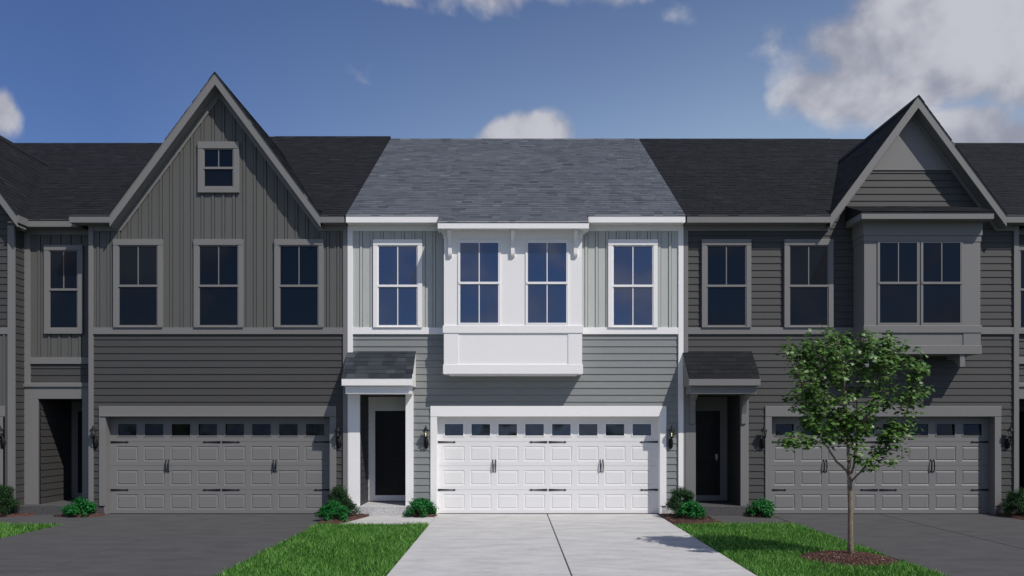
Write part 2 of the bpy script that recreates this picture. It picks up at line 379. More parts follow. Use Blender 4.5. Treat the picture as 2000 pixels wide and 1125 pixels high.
def garage(H, x0, x1, lab=None, ridge_strip=False):
    """sectional door of four rows by eight columns, set back in its opening"""
    P = H.P; Yd = .20; w = x1 - x0; top = 2.157; m = MB()
    cw, ch = .411, .256; pitch = .5955; xs = [x0 + (w - 7 * pitch - cw) / 2 + i * pitch for i in range(8)]
    sec = .5335; Y = Yd
    def field(a, b, c, d):                    # raised panel: sunk bead round a raised field
        o = [(a, Y, c), (b, Y, c), (b, Y, d), (a, Y, d)]; g = .016; f2 = .045
        i1 = [(a + g, Y + .011, c + g), (b - g, Y + .011, c + g), (b - g, Y + .011, d - g), (a + g, Y + .011, d - g)]
        i2 = [(a + f2, Y + .001, c + f2), (b - f2, Y + .001, c + f2), (b - f2, Y + .001, d - f2), (a + f2, Y + .001, d - f2)]
        for p, q in ((o, i1), (i1, i2)):
            for i in range(4): j = (i + 1) % 4; m.face([p[i], p[j], q[j], q[i]])
        m.face(i2)
    def rect(a, b, c, d, y=Y): m.face([(a, y, c), (b, y, c), (b, y, d), (a, y, d)])
    panes = []
    for r_ in range(4):
        z0 = r_ * sec + (.0 if r_ == 0 else .003); z1 = (r_ + 1) * sec - .003
        if r_ == 3: z1 = top + .02
        zc = r_ * sec + sec / 2
        if r_ < 3: c, d = zc - .165, zc + .165; ex = .028
        else: c, d = 1.737, 1.993; ex = 0
        rect(x0 - .02, x1 + .02, z0, c); rect(x0 - .02, x1 + .02, d, z1); last = x0 - .02
        for x in xs:
            a, b = x - ex, x + cw + ex; rect(last, a, c, d); last = b
            if r_ < 3: field(a, b, c, d)
            else: panes.append((a, b, c, d))
        rect(last, x1 + .02, c, d)
        m.face([(x0 - .02, Y, z1), (x1 + .02, Y, z1), (x1 + .02, Y + .012, z1 + .003), (x0 - .02, Y + .012, z1 + .003)])
        m.face([(x0 - .02, Y + .012, z0 - .003), (x1 + .02, Y + .012, z0 - .003), (x1 + .02, Y, z0), (x0 - .02, Y, z0)])
    g = H.part('garage_door', m, P['door'], label=lab)
    for (a, b, c, d) in panes:
        f = MB(); e = .022
        f.box(a - e, a, Y - .010, Y + .02, c - e, d + e); f.box(b, b + e, Y - .010, Y + .02, c - e, d + e)
        f.box(a, b, Y - .010, Y + .02, d, d + e); f.box(a, b, Y - .010, Y + .02, c - e, c); H.part('light_frame', f, P['trim'], g)
        q = MB(); t = random.uniform(-.016, .016); u = random.uniform(.006, .030)
        q.face([(a, Y + .012 - t, c), (b, Y + .012 + t, c), (b, Y + .012 + t + u, d), (a, Y + .012 - t + u, d)]); H.part('pane', q, P['gglass'], g)
    xm = (x0 + x1) / 2
    for zz in (1.595, .533):
        for (bx, s) in ((x0 + .006, 1), (xm - .018, -1), (xm + .022, 1), (x1 - .006, -1)):
            h = MB(); Lh = .395
            pts = [(0, -.021), (0, .021), (Lh * .84, .009), (Lh * .87, .020), (Lh * .90, .020), (Lh, 0), (Lh * .90, -.020), (Lh * .87, -.020), (Lh * .84, -.009)]
            h.prism([(bx + s * p, zz + q) for p, q in pts], Y - .012, Y - .001); 
            for q in (.05, .16, .27): h.lathe([(.006, 0), (.003, .004)], (bx + s * q, Y - .014, zz), 6)
            H.part('strap_hinge', h, BLACK, g)
    for hx in (xs[1] + cw + .092, xs[5] + cw + .092):
        for s in (-1, 1):
            h = MB(); x = hx + s * .031; zz = 1.066
            h.tube([(x, Y - .004, zz - .13), (x, Y - .035, zz - .10), (x, Y - .045, zz), (x, Y - .035, zz + .10), (x, Y - .004, zz + .13)], [.008, .010, .014, .010, .008], 8)
            for q in (-.125, .125):
                h.prism([(x, zz + q - .026), (x + .015, zz + q), (x, zz + q + .026), (x - .015, zz + q)], Y - .008, Y - .001)
            H.part('door_handle', h, BLACK, g)
    t = MB(); tw = .142; ct = -.040
    t.box(x0 - tw, x0, ct, -.001, Z_BASE, top); t.box(x1, x1 + tw, ct, -.001, Z_BASE, top)
    t.box(x0 - tw, x1 + tw, ct - .006, -.001, top, 2.387)
    if ridge_strip: t.box(x0 - tw + .04, x1 + tw - .04, ct - .02, ct - .006, 2.157, 2.185)
    t.box(x0 - .045, x0 - .0005, -.026, Y + .03, .0, top - .002); t.box(x1 + .0005, x1 + .045, -.026, Y + .03, .0, top - .002); t.box(x0 - .04, x1 + .04, -.001, Y + .03, top + .001, top + .04)
    H.part('garage_trim', t, P['trim'], bevel=.004)
    s = MB(); s.box(x0, x1, Y - .02, Y + .03, -.001, .012); H.part('weather_strip', s, BLACK, g)

SHW = .0055
def shingles(mb, O, U, V, ulen, vlen, ok=None, row=.143, wid=(.15, .33), over=.006):
    O, U, V = Vector(O), Vector(U).normalized(), Vector(V).normalized(); Nn = U.cross(V).normalized()
    if Nn.z < 0: Nn = -Nn
    rows = int(math.ceil(vlen / row)); mb_v, mb_f, mb_t = mb.v, mb.f, mb.t
    for k in range(rows):
        v0 = k * row - (over if k == 0 else 0); v1 = min(vlen, k * row + row * 1.12); u = -random.uniform(0, .25)
        while u < ulen:
            w = random.uniform(*wid); a, b = max(0, u), min(ulen, u + w - .006); u += w
            if b - a < .02: continue
            if ok and not ok(O + U * ((a + b) / 2) + V * (v0 + row / 2)): continue
            h = SHW + random.choice((0, 0, .003)) + random.random() * .001; t = min(1, max(0, random.gauss(.5, .15)))
            p = [O + U * a + V * v0 + Nn * h, O + U * b + V * v0 + Nn * h, O + U * b + V * v1 + Nn * .001, O + U * a + V * v1 + Nn * .001]
            q = [O + U * a + V * v0, O + U * b + V * v0]
            n = len(mb_v); mb_v += [tuple(x) for x in p + q]; mb_f.append((n, n + 1, n + 2, n + 3)); mb_f.append((n + 4, n + 5, n + 1, n)); mb_t += [t, t]
            mb_f.append((n + 1, n + 5, n + 2)); mb_t.append(t); mb_f.append((n + 4, n, n + 3)); mb_t.append(t)
def main_roof(H, segs, x0, x1, ridge_y=RIDGE_Y, dz=0., ok=None, hole=None):
    """segs: (x0, x1, y of the eave, z of the eave) along the front; solid slab plus shingle tabs; ridge cap"""
    P = H.P; m = MB(); zr = Z_EAVE + SL * (RIDGE_Y + OV) + dz
    for (a, b, ye, ze, *far) in segs:
        ry, rz = far or (ridge_y, zr)
        m.prism([(ye, ze - .008), (ye, ze - .001), (ry, rz), (DEPTH, Z_EAVE), (DEPTH, Z_SOFF + .02), (ye + .04, min(Z_SOFF + .02, ze - .07)), (ye + .04, ze - .006)] if ye <= -.2 or abs(ye - .025) < .001 else
                [(ye, Z_SOFF + .02), (ye, ze - .001), (ry, rz), (DEPTH, Z_EAVE), (DEPTH, Z_SOFF + .02)], a, b, 'x')
        V = Vector((0, ry - ye, rz - ze))
        shingles(m, (a, ye, ze), (1, 0, 0), V, b - a, V.length, ok)
    u = x0
    while u < x1 - .01:
        w = min(.3, x1 - u); t = random.random()
        m.prism([(ridge_y - .15, zr - .085), (ridge_y, zr + .012), (ridge_y + .15, zr - .085), (ridge_y, zr - .02)], u, u + w + .0, 'x', t); u += w
    H.part('roof', m, P['roof'])
def gable(H, xl, xr, zf=Z_EAVE, back_y=None, soff=.0, ridge_end=None):
    """steep cross gable: two roof slabs, raking boards, soffits, raking frieze. Returns wall-edge heights."""
    P = H.P; xc = (xl + xr) / 2; half = (xr - xl) / 2; za = zf + half * 1.35; pit = 1.35
    yb = (za - Z_EAVE) / SL - OV + .3
    m = MB(); yf = -OV + .012
    th = .12
    for s in (-1, 1):
        x_out = xc + s * half
        m.prism([(xc, za - .002), (x_out, zf - .002), (x_out, zf - th), (xc, za - th)], yf - .015, yb)
        # shingles: u runs back along +y, v runs up the slope
        V = Vector((-s * half, 0, half * pit))
        shingles(m, (x_out, -OV - .05, zf), (0, 1, 0), V, yb + OV, V.length, lambda p: p.z > Z_EAVE + SL * (p.y + OV) - .06)
    m.prism([(xc - .13, za - .15), (xc, za + .02), (xc + .13, za - .15), (xc, za - .01)], -OV - .05, yb - .25)
    H.part('gable_roof', m, P['roof'])
    t = MB()
    for s in (-1, 1):
        xo = xc + s * half
        for (d0, d1, y0, y1) in ((.0, .255, -OV - .03, -OV), (-.004, .03, -OV - .036, -OV - .03)):
            t.prism([(xc, za - th * 0 - d0 - .006), (xo, zf - d0 - .006), (xo + 0 * s, zf - d1), (xc, za - d1)], y0, y1)
    H.part('rake_board', t, P['trim'])
    t = MB()
    for s in (-1, 1):
        xo = xc + s * half
        t.prism([(xc, za - .225), (xo, zf - .225), (xo, zf - .245), (xc, za - .245)], -OV, -.0005)
    H.part('rake_soffit', t, P['trim'])
    t = MB(); fd = .43 if soff == 0 else soff
    for s in (-1, 1):
        xo = xc + s * half; ex = (zf - fd - Z_FRIEZE) / pit      # run out to the level frieze
        t.prism([(xc, za - .247), (xo, zf - .247), (xc + s * (half + ex), Z_FRIEZE), (xc, za - fd)] if ex < 0 else [(xc, za - .247), (xo, zf - .247), (xo, zf - fd), (xc, za - fd)], -.0465, -.001)
    H.part('rake_frieze', t, P['trim'])
    return xc, half, za, pit, fd
def eave(H, a, b, Y=0., lret=False, rret=False):
    """level fascia, soffit and frieze from x=a to b in front of the wall plane Y"""
    f = H.acc('fascia'); f.box(a, b, Y - OV - .03, Y - OV, Z_SOFF - .012, Z_EAVE - .006)
    H.acc('soffit').box(a + .001, b - .001, Y - OV, Y - .002, Z_SOFF, Z_SOFF + .014)
    if lret: f.box(a, a + .03, Y - OV + .001, Y + .45, Z_SOFF - .01, Z_EAVE - .006)
    if rret: f.box(b - .03, b, Y - OV + .001, Y + .45, Z_SOFF - .01, Z_EAVE - .006)
def frieze(H, a, b, Y=0.): H.acc('frieze').box(a, b, Y - .046, Y - .001, Z_FRIEZE, Z_SOFF - .001)
def body(H, x0, x1, front):
    """the shell behind the cladding; front: rectangles (x0,x1,z0,z1,Y) of wall 0.14 thick"""
    m = MB()
    for (a, b, c, d, Y) in front: m.box(a, b, Y, Y + .14, c, d)
    m.box(x0 + .002, x1 - .002, 2.6, DEPTH - .3, 0, Z_SOFF - .001)
    H.part('wall', m, H.P['lap'])
def front_door(H, x0, x1, Y, z0=.347, z1=2.30, handle=None):
    m = MB(); w = x1 - x0; y = Y - .0
    m.box(x0, x1, y - .02, y + .03, z0, z1)
    for (c, d) in ((z0 + .22, z0 + .78), (z0 + .98, z1 - .14)):
        for (aa, bb, cc, dd, yy) in ((x0 + .15, x1 - .15, c, c + .02, .03), (x0 + .15, x1 - .15, d - .02, d, .03), (x0 + .15, x0 + .17, c, d, .03), (x1 - .17, x1 - .15, c, d, .03)):
            m.box(aa, bb, y - yy, y - .018, cc, dd)
        m.box(x0 + .21, x1 - .21, y - .027, y - .018, c + .06, d - .06)
    dd = H.part('front_door', m, BLACKDOOR, bevel=.003)
    if handle is not None:
        h = MB(); h.box(handle - .028, handle + .028, y - .03, y - .0205, 1.15, 1.30); h.lathe([(.022, -.02), (.03, 0), (.022, .02)], (handle, y - .05, 1.17), 10)
        H.part('handle', h, STEEL, dd)
    return dd
def porch(H, xo0, xo1, side_wall, door, casing, roof, posts, brackets=()):
    """entry let into the front with a small shed roof over it. side_wall: x of the visible inner wall and its sign"""
    P = H.P; Yb = 1.0; ztop = 2.64
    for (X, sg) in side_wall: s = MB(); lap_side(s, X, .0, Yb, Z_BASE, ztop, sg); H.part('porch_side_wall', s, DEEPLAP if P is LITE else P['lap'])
    b = MB(); (c0, c1, cz) = casing; (d0, d1) = door
    L0, L1 = side_wall[0][0], side_wall[1][0]
    b.box(L0 + .001, d0 - .002, Yb, Yb + .06, .215, 2.62) if False else None
    b.box(c0, d0, Yb - .03, Yb + .05, .22, 2.62); b.box(d1, c1, Yb - .03, Yb + .05, .22, 2.62); b.box(d0, d1, Yb - .03, Yb + .05, 2.30, 2.62); b.box(d0, d1, Yb - .03, Yb + .05, .22, .347)
    H.part('door_casing', b, P['trim'])
    k = MB(); k.box(L0 - .02, L1 + .02, Yb + .055, Yb + .1, .1, 2.66); H.part('porch_back_wall', k, P['lap'])
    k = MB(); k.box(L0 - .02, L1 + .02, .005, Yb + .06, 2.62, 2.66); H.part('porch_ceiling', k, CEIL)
    front_door(H, d0, d1, Yb, handle=(d1 - .085))
    k = MB(); k.box(xo0 - .2, xo1 + .2, -.17, Yb + .05, -.03, Z_BASE); H.part('porch_slab', k, P['agg'], bevel=.006)
    for (a, c) in posts: k = MB(); k.box(a, c, -.06, .10, Z_BASE + .002, ztop); H.part('porch_post', k, P['trim'], bevel=.004)
    r0, r1 = roof; q = .66; zw, ze = 3.60, 2.97
    m = MB(); m.prism([(-q, ze - .03), (-q, ze - .002), (-.005, zw - .002), (-.005, ze - .03)], r0 + .012, r1 - .012, 'x')
    V = Vector((0, q, zw - ze)); shingles(m, (r0 - .005, -q, ze), (1, 0, 0), V, r1 - r0 + .01, V.length, None, .135, (.16, .33), .03)
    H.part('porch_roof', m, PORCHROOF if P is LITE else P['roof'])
    t = MB(); t.box(r0, r1, -q - .02, -q + .005, 2.805, ze - .012)
    for X in (r0, r1 - .025): t.prism([(-q + .005, 2.80), (-q + .005, ze - .012), (-.003, zw - .012), (-.003, 2.80)], X + .0005, X + .0245, 'x')
    H.part('porch_fascia', t, P['trim'], bevel=.003)
    t = MB(); t.box(r0 + .06, r1 - .06, -q + .08, -.002, ztop - .005, 2.79); t.box(r0 + .03, r1 - .03, -q + .03, -.0025, 2.79, 2.806)
    H.part('porch_beam', t, P['trim'], bevel=.004)
    for (a, c) in brackets:
        t = MB(); t.prism([(-.062, 1.98), (-.10, 2.0), (-.11, 2.22), (-.2, 2.5), (-q + .17, ztop - .006), (-.062, ztop - .006)], a, c, 'x'); H.part('porch_bracket', t, P['trim'], bevel=.003)
def entry_recess(H, xo0, xo1, x0, x1, Y, lapside, door_x0, labdoor=None, deep=1.3, use_lap=False):
    """set-back bay of a neighbour: window above, band, siding, boxed header and a deep dark doorway"""
    P = H.P; ztop = up(779, Y)
    zb0, zb1 = up(711, Y), up(698, Y); zh0, zh1 = up(779, Y), up(747, Y)
    lap(H.acc('lap_siding'), x0, x1, zh1, zb0, Y); H.acc('trim_band').box(x0, x1, Y - .050, Y - .001, zb0, zb1)
    h = MB(); h.box(x0 - .14, x1 + .02, Y - .05, Y - .001, zh0, zh1 - .10); h.box(x0 - .16, x1 + .02, Y - .085, Y - .001, zh1 - .10, zh1 - .03); h.box(x0 - .14, x1 + .02, Y - .055, Y - .001, zh1 - .03, zh1)
    H.part('porch_beam', h, P['trim'], bevel=.004)
    Yb = Y + deep
    s = MB(); lap_side(s, xo0, Y + .0, Yb, Z_BASE, ztop, 1); H.part('porch_side_wall', s, P['lap']); s = MB(); lap_side(s, xo1 + .12, Y, Yb, Z_BASE, ztop, -1); H.part('porch_side_wall', s, P['lap'])
    k = MB(); k.box(xo0 - .05, xo1 + .2, Yb + .055, Yb + .1, .1, ztop + .03); H.part('porch_back_wall', k, P['lap'])
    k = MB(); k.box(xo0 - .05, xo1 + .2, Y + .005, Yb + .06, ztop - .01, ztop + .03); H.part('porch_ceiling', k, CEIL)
    b = MB(); d1 = xo1 + .115; b.box(xo0 + .02, door_x0, Yb - .03, Yb + .05, .22, ztop - .012); b.box(door_x0, d1, Yb - .03, Yb + .05, 2.30, ztop - .012); b.box(door_x0, d1, Yb - .03, Yb + .05, .22, .347)
    H.part('door_casing', b, P['trim'])
    front_door(H, door_x0, d1, Yb)
    k = MB(); k.box(xo0 - .3, xo1 + .25, Y - .35, Yb + .05, -.03, Z_BASE); H.part('porch_slab', k, P['agg'], bevel=.006)

# ================================================================== THE MIDDLE HOUSE (pale)
H = House(.08, 'light townhouse with white garage door, sage panels and white square bay over the garage', LITE)
X0, X1 = -3.60, 3.755
gx0, gx1 = -1.646, 3.24
bx0, bx1, by = -1.459, 1.501, -.43
l = H.acc('lap_siding')
lap(l, X0 + .1, gx0 - .1, 3.3, Z_BAND0); lap(l, -2.16, gx0 - .1, Z_BASE, 3.3); lap(l, X0 + .05, -2.16, 2.64, 3.3)
lap(l, gx0 - .1, gx1 + .1, 2.36, Z_BAND0); lap(l, gx1 + .1, X1 - .1, Z_BASE, Z_BAND0)
b = H.acc('board_and_batten'); ph = across(703.6)
batten(b, X0 + .1, bx0 + .02, Z_BAND1, Z_FRIEZE, ph=ph); b = H.acc('board_and_batten'); batten(b, bx1 - .02, X1 - .1, Z_BAND1, Z_FRIEZE, ph=across(1163))
body(H, X0, X1, [(X0, -3.33, 0, 6.34, 0), (-3.33, -2.33, 2.66, 6.34, 0), (-2.33, gx0 - .04, 0, 6.34, 0), (gx0 - .04, gx1 + .04, 2.2, 6.34, 0), (gx1 + .04, X1, 0, 6.34, 0)])
c = H.acc('corner_board'); c.box(X0, X0 + .112, -.054, -.001, 3.56, Z_SOFF - .001); c.box(X1 - .112, X1, -.054, -.001, Z_BASE, Z_SOFF - .001); c.box(X0 + .0, -3.585, -.052, -.001, Z_BASE, 3.56)
t = H.acc('trim_band'); t.box(X0 + .112, bx0, -.050, -.001, Z_BAND0, Z_BAND1); t.box(bx1, X1 - .112, -.050, -.001, Z_BAND0, Z_BAND1)
frieze(H, X0 + .112, bx0); frieze(H, bx1, X1 - .112)
ZB = up(432, -.70); BY = -.70
eave(H, X0 + .02, across(857, -.33)); eave(H, across(1149, -.33), X1 - .02)
f = H.acc('foundation'); f.box(X0, -3.5, .001, .1, 0, Z_BASE); f.box(-2.2, gx0 - .05, -.012, .1, 0, Z_BASE); f.box(gx1 + .05, X1, -.012, .1, 0, Z_BASE)
ex0, ex1 = across(855, BY), across(1150, BY)
zb = Z_EAVE - SL * (-OV - BY)
# bay roof: the main slope carried forward over the bay
fb = H.acc('fascia'); fb.box(ex0, ex1, BY - .03, BY, zb - .15, zb - .006)
for X in (ex0, ex1 - .03): fb.prism([(BY + .001, zb - .15), (BY + .001, zb - .034), (-OV - .045, Z_EAVE - .042), (-OV - .045, zb - .15)], X, X + .03, 'x')
sb = H.acc('soffit'); sb.box(ex0 + .031, ex1 - .031, BY, by - .001, zb - .13, zb - .116); sb.box(ex0 + .031, bx0 - .001, by, -.04, zb - .13, zb - .116); sb.box(bx1 + .001, ex1 - .031, by, -.04, zb - .13, zb - .116)
main_roof(H, [(X0 + .012, ex0, -OV - .036, Z_EAVE - .0215), (ex0, ex1, BY - .036, zb - .0215), (ex1, X1 - .012, -OV - .036, Z_EAVE - .0215)], X0 + .01, X1 - .01)
# the bay
m = MB(); m.box(bx0, bx1, by, -.001, up(729, by), 6.2)
bay = H.part('bay', m, LITE['trim'], label='white box bay on brackets under its own eave')
zl0, zl1, zs0, zs1 = up(650.5, by), up(636, by), up(730, by), up(712, by)
m = MB(); m.box(bx0 - .022, bx1 + .022, by - .03, -.002, zl0, zl1); H.part('bay_ledge', m, LITE['trim'], bay, bevel=.004)
m = MB(); m.box(bx0 - .018, bx1 + .018, by - .026, -.002, zs0 - .003, zs1); m.box(bx0 + .1, bx1 - .1, by + .04, -.01, zs0 - .03, zs0 - .003); H.part('bay_skirt', m, LITE['trim'], bay, bevel=.004)
m = MB(); a0, a1 = across(895.5, by), across(1109.5, by)
m.box(bx0, a0, by - .015, by, zs1, zl0); H.part('bay_panel_stile', m, LITE['trim'], bay, bevel=.002); m = MB(); m.box(a1, bx1, by - .015, by, zs1, zl0); H.part('bay_panel_stile', m, LITE['trim'], bay, bevel=.002)
m = MB(); zf0, zf1 = up(465, by), zb - .13; m.box(bx0 - .012, bx1 + .012, by - .022, -.003, zf0, zf1); m.box(bx0 - .03, bx1 + .03, by - .05, -.004, zf1 - .06, zf1 - .001); H.part('bay_frieze', m, LITE['trim'], bay, bevel=.003)
for px in (878.5, 1001.5, 1124.5):
    x = across(px, by - .1); m = MB(); zt = zb - .132; w = .041
    prof = [(by - .001, zt), (by - .225, zt), (by - .245, zt - .03), (by - .235, zt - .075), (by - .17, zt - .13), (by - .105, zt - .22), (by - .075, zt - .34), (by - .072, zt - .50), (by - .06, zt - .535), (by - .02, zt - .56), (by - .001, zt - .56)]
    m.prism(prof, x - w, x + w, 'x'); H.part('bay_bracket', m, LITE['trim'], bay, bevel=.004)
m = MB()
for a in (865.9, 882, 988.5, 1015.5, 1120, 1138): pass
for (g0, g1) in ((899, 973), (1031, 1106)):
    window(H, across(g0, by), across(g1, by), up(630.5, by), up(474.5, by), by, casing=(0, 0, 0), bottom_lite=True, label='tall white window in the bay')
for (g0, g1) in ((740.5, 814.5), (1198, 1273)):
    window(H, across(g0), across(g1), up(635.5), up(482), 0., bottom_lite=True, casing=(.122, .125, .02))
garage(H, gx0, gx1, 'bright white four-row garage door')
porch(H, -3.33, -2.33, ((-3.33, 1), (-2.15, -1)), (-3.167, -2.24), (-3.32, -2.16, 2.62), (-3.60, -2.11), [(-3.585, -3.33), (-2.33, -2.16)])
lamp(H, across(833), True); lamp(H, across(1309.5), True)
H.flush()

# ================================================================== THE LEFT NEIGHBOUR (dark, wide gable)
H = House(-6.8, 'dimmed townhouse with tall board and batten gable and small attic window', DARK)
XL, XF, XR = -10.90, -9.27, -3.605; YS = .37
gx0, gx1 = -8.905, -3.995
l = H.acc('lap_siding')
lap(l, XF + .1, gx0 - .1, Z_BASE, Z_BAND0); lap(l, gx0 - .1, gx1 + .1, 2.36, Z_BAND0); lap(l, gx1 + .1, XR - .09, Z_BASE, Z_BAND0)
body(H, XL, XR, [(XF, gx0 - .04, 0, 6.34, 0), (gx0 - .04, gx1 + .04, 2.2, 6.34, 0), (gx1 + .04, XR, 0, 6.34, 0), (XL, XF, 2.7, 6.34, YS), (XF, XF + .14, 0, 6.34, .14), (XL, XL + .31, 0, 2.7, YS), (-9.6, XF, 0, 2.7, YS)])
b = H.acc('board_and_batten')
gl, gr = -8.67, -4.13
xc, half, za, pit, fd = gable(H, gl, gr)
top = lambda x: za - fd - abs(x - xc) * pit + .03
zc = Z_FRIEZE
batten(b, XF + .1, XR - .09, Z_BAND1, 9.3, top=lambda x: max(Z_FRIEZE, top(x)), ph=across(190.5))
m = MB(); m.prism([(gl + .12, Z_SOFF - .1), (gr - .12, Z_SOFF - .1), (xc, za - .26)], .0, .10); H.part('gable_wall', m, DARK['bat'])
c = H.acc('corner_board'); c.box(XF, XF + .1, -.054, .0, Z_BASE, Z_SOFF - .001); c.box(XR - .095, XR - .003, -.054, -.001, Z_BASE, Z_SOFF - .001)
c.box(XF, XF + .03, .001, YS - .001, Z_BASE, Z_SOFF)
c.box(XL + .001, XL + .13, YS - .054, YS - .001, up(757, YS), Z_SOFF - .001); c.box(XL + .001, XL + .31, YS - .054, YS - .001, Z_BASE, up(779, YS)); c.box(across(163, YS), XF - .001, YS - .054, YS - .001, Z_BASE, up(779, YS))
H.acc('trim_band').box(XF + .1, XR - .095, -.050, -.001, Z_BAND0, Z_BAND1)
kx = (Z_EAVE - fd - Z_FRIEZE) / pit
frieze(H, XF + .1, gl - kx + .0 if kx < 0 else gl); frieze(H, gr + kx if kx < 0 else gr, XR - .095)
frieze(H, XL + .13, XF, YS)
eave(H, -9.545, gl, lret=True); eave(H, gr, XR - .01); eave(H, XL, -9.546, YS)
FARR = (RIDGE_Y + .37, Z_EAVE + SL * (RIDGE_Y + OV))
main_roof(H, [(-9.545, gl + .01, -OV - .036, Z_EAVE - .0215, *FARR), (gl + .01, gr - .01, .05, Z_EAVE + SL * .35 - .02), (gr - .01, XR + .02, -OV - .036, Z_EAVE - .0215)], -7.0, XR + .02, dz=.07)
H2 = MB(); yr = RIDGE_Y + .37; zr = Z_EAVE + SL * (RIDGE_Y + OV)
H2.prism([(.034, Z_EAVE - .030), (.034, Z_EAVE - .0225), (yr, zr), (DEPTH, Z_EAVE), (DEPTH, Z_SOFF + .02), (.072, Z_SOFF + .02), (.072, Z_EAVE - .028)], XL, -9.55, 'x')
V = Vector((0, yr - .034, zr - Z_EAVE + .0215)); shingles(H2, (XL, .034, Z_EAVE - .0215), (1, 0, 0), V, XL * -1 - 9.55, V.length)
H2.prism([(yr - .15, zr - .085), (yr, zr + .012), (yr + .15, zr - .085), (yr, zr - .02)], XL, -7.2, 'x')
H.part('roof', H2, DARK['roof'])
for (g0, g1) in ((235.5, 308.5), (392, 465.5), (549, 621.5)):
    window(H, across(g0), across(g1), up(635.5), up(482), 0., casing=(.13, .13, .02))
window(H, across(401.5), across(456), up(365), up(294), 0., casing=(.145, .15, .11), label='small attic window high in the gable')
window(H, across(101, YS), across(153, YS), up(640, YS), up(492, YS), YS, casing=(.135, .12, .11), label='narrow window over the recessed entry')
batten(b, XL + .13, XF, up(698, YS), Z_FRIEZE, YS, ph=across(75.5, YS))
entry_recess(H, -10.57, across(163, YS), XL + .13, XF, YS, 1, across(153, YS + 1.3))
f = H.acc('foundation'); f.box(XF - .25, gx0 - .05, -.012, .1, 0, Z_BASE); f.box(gx1 + .05, XR, -.012, .1, 0, Z_BASE); f.box(XL, XF, YS - .01, YS + .1, 0, Z_BASE - .01)
garage(H, gx0, gx1, 'dimmed garage door left of the light house', ridge_strip=True)
lamp(H, across(188), False); lamp(H, across(662.5), False)
H.flush()

# ================================================================== THE RIGHT NEIGHBOUR (dark, narrow gable over a bay)
H = House(7.4, 'dimmed lap sided townhouse with narrow gable over a box bay with twin window', DARK)
XL, XR = 3.76, 11.10; gx0, gx1 = 5.69, 10.575
bx0, bx1, by = 7.49, 9.96, -.56
body(H, XL, XR, [(XL, 4.02, 0, 6.34, 0), (4.02, 5.0, 2.66, 6.34, 0), (5.0, gx0 - .04, 0, 6.34, 0), (gx0 - .04, gx1 + .04, 2.2, 6.34, 0), (gx1 + .04, XR, 0, 6.34, 0)])
l = H.acc('lap_siding')
lap(l, XL + .1, XR - .11, Z_BAND1, Z_FRIEZE + .12); lap(l, XL + .05, 5.17, 2.64, Z_BAND0); lap(l, 5.17, gx0 - .1, Z_BASE, Z_BAND0); lap(l, gx0 - .1, gx1 + .1, 2.36, Z_BAND0); lap(l, gx1 + .1, XR - .11, Z_BASE, Z_BAND0)
gl, gr = 6.86, 10.66
xc, half, za, pit, fd = gable(H, gl, gr, soff=.36)
zp = up(333)
lap(l, 0, 0, Z_FRIEZE + .12, zp, xl=lambda z: xc - (za - fd + .05 - z) / pit, xr=lambda z: xc + (za - fd + .05 - z) / pit)
m = MB(); hw = (za - fd + .03 - zp) / pit; m.prism([(xc - hw, zp), (xc + hw, zp), (xc, zp + hw * pit)], -.028, -.001); m.box(xc - hw - .0, xc + hw + .0, -.034, -.029, zp, zp + .012)
H.part('gable_panel', m, DARK['trim'], label='smooth dimmed triangular panel at the gable peak')
m = MB(); m.prism([(gl + .12, Z_SOFF - .1), (gr - .12, Z_SOFF - .1), (xc, za - .26)], .0, .10); H.part('gable_wall', m, DARK['lap'])
c = H.acc('corner_board'); c.box(XL + .003, XL + .095, -.054, -.001, 3.56, Z_SOFF - .001); c.box(XL + .003, 3.80, -.053, -.001, Z_BASE, 3.56); c.box(XR - .112, XR - .003, -.054, -.001, Z_BASE, Z_SOFF - .001)
t = H.acc('trim_band'); t.box(XL + .095, bx0, -.050, -.001, Z_BAND0, Z_BAND1); t.box(bx1, XR - .112, -.050, -.001, Z_BAND0, Z_BAND1)
kx = (Z_EAVE - fd - Z_FRIEZE) / pit
frieze(H, XL + .095, gl - kx if kx < 0 else gl); frieze(H, gr + kx if kx < 0 else gr, XR - .112)
eave(H, XL + .01, gl); eave(H, gr, 11.36, rret=True)
main_roof(H, [(XL - .01, gl + .01, -OV - .036, Z_EAVE - .0215), (gl + .01, gr - .01, .05, Z_EAVE + SL * .35 - .02), (gr - .01, 11.36, -OV - .036, Z_EAVE - .0215, *FARR)], XL, 9.4)
# bay
zt = up(440, by); m = MB(); m.box(bx0, bx1, by, -.001, up(690, by), 6.32)
bay = H.part('bay', m, DARK['trim'], label='dimmed box bay with twin window over the garage')
zl0, zl1, zs0, zs1 = up(650, by), up(636, by), up(691.5, by), up(674.5, by)
m = MB(); m.box(bx0 - .022, bx1 + .022, by - .03, -.002, zl0, zl1); H.part('bay_ledge', m, DARK['trim'], bay, bevel=.004)
m = MB(); m.box(bx0 - .018, bx1 + .018, by - .026, -.002, zs0, zs1); H.part('bay_skirt', m, DARK['trim'], bay, bevel=.004)
m = MB(); a0, a1 = across(1722, by), across(1881, by); m.box(bx0, a0, by - .015, by, zs1, zl0); H.part('bay_panel_stile', m, DARK['trim'], bay, bevel=.002); m = MB(); m.box(a1, bx1, by - .015, by, zs1, zl0); H.part('bay_panel_stile', m, DARK['trim'], bay, bevel=.002)
m = MB(); m.box(bx0 - .03, bx1 + .03, by - .03, -.003, up(460, by), 6.31); m.box(bx0 - .015, bx1 + .015, by - .012, -.0035, up(472, by), up(460, by)); H.part('bay_frieze', m, DARK['trim'], bay, bevel=.003)
q = .83; r0, r1 = 7.31, 10.08; ze, zw = 6.43, 6.76
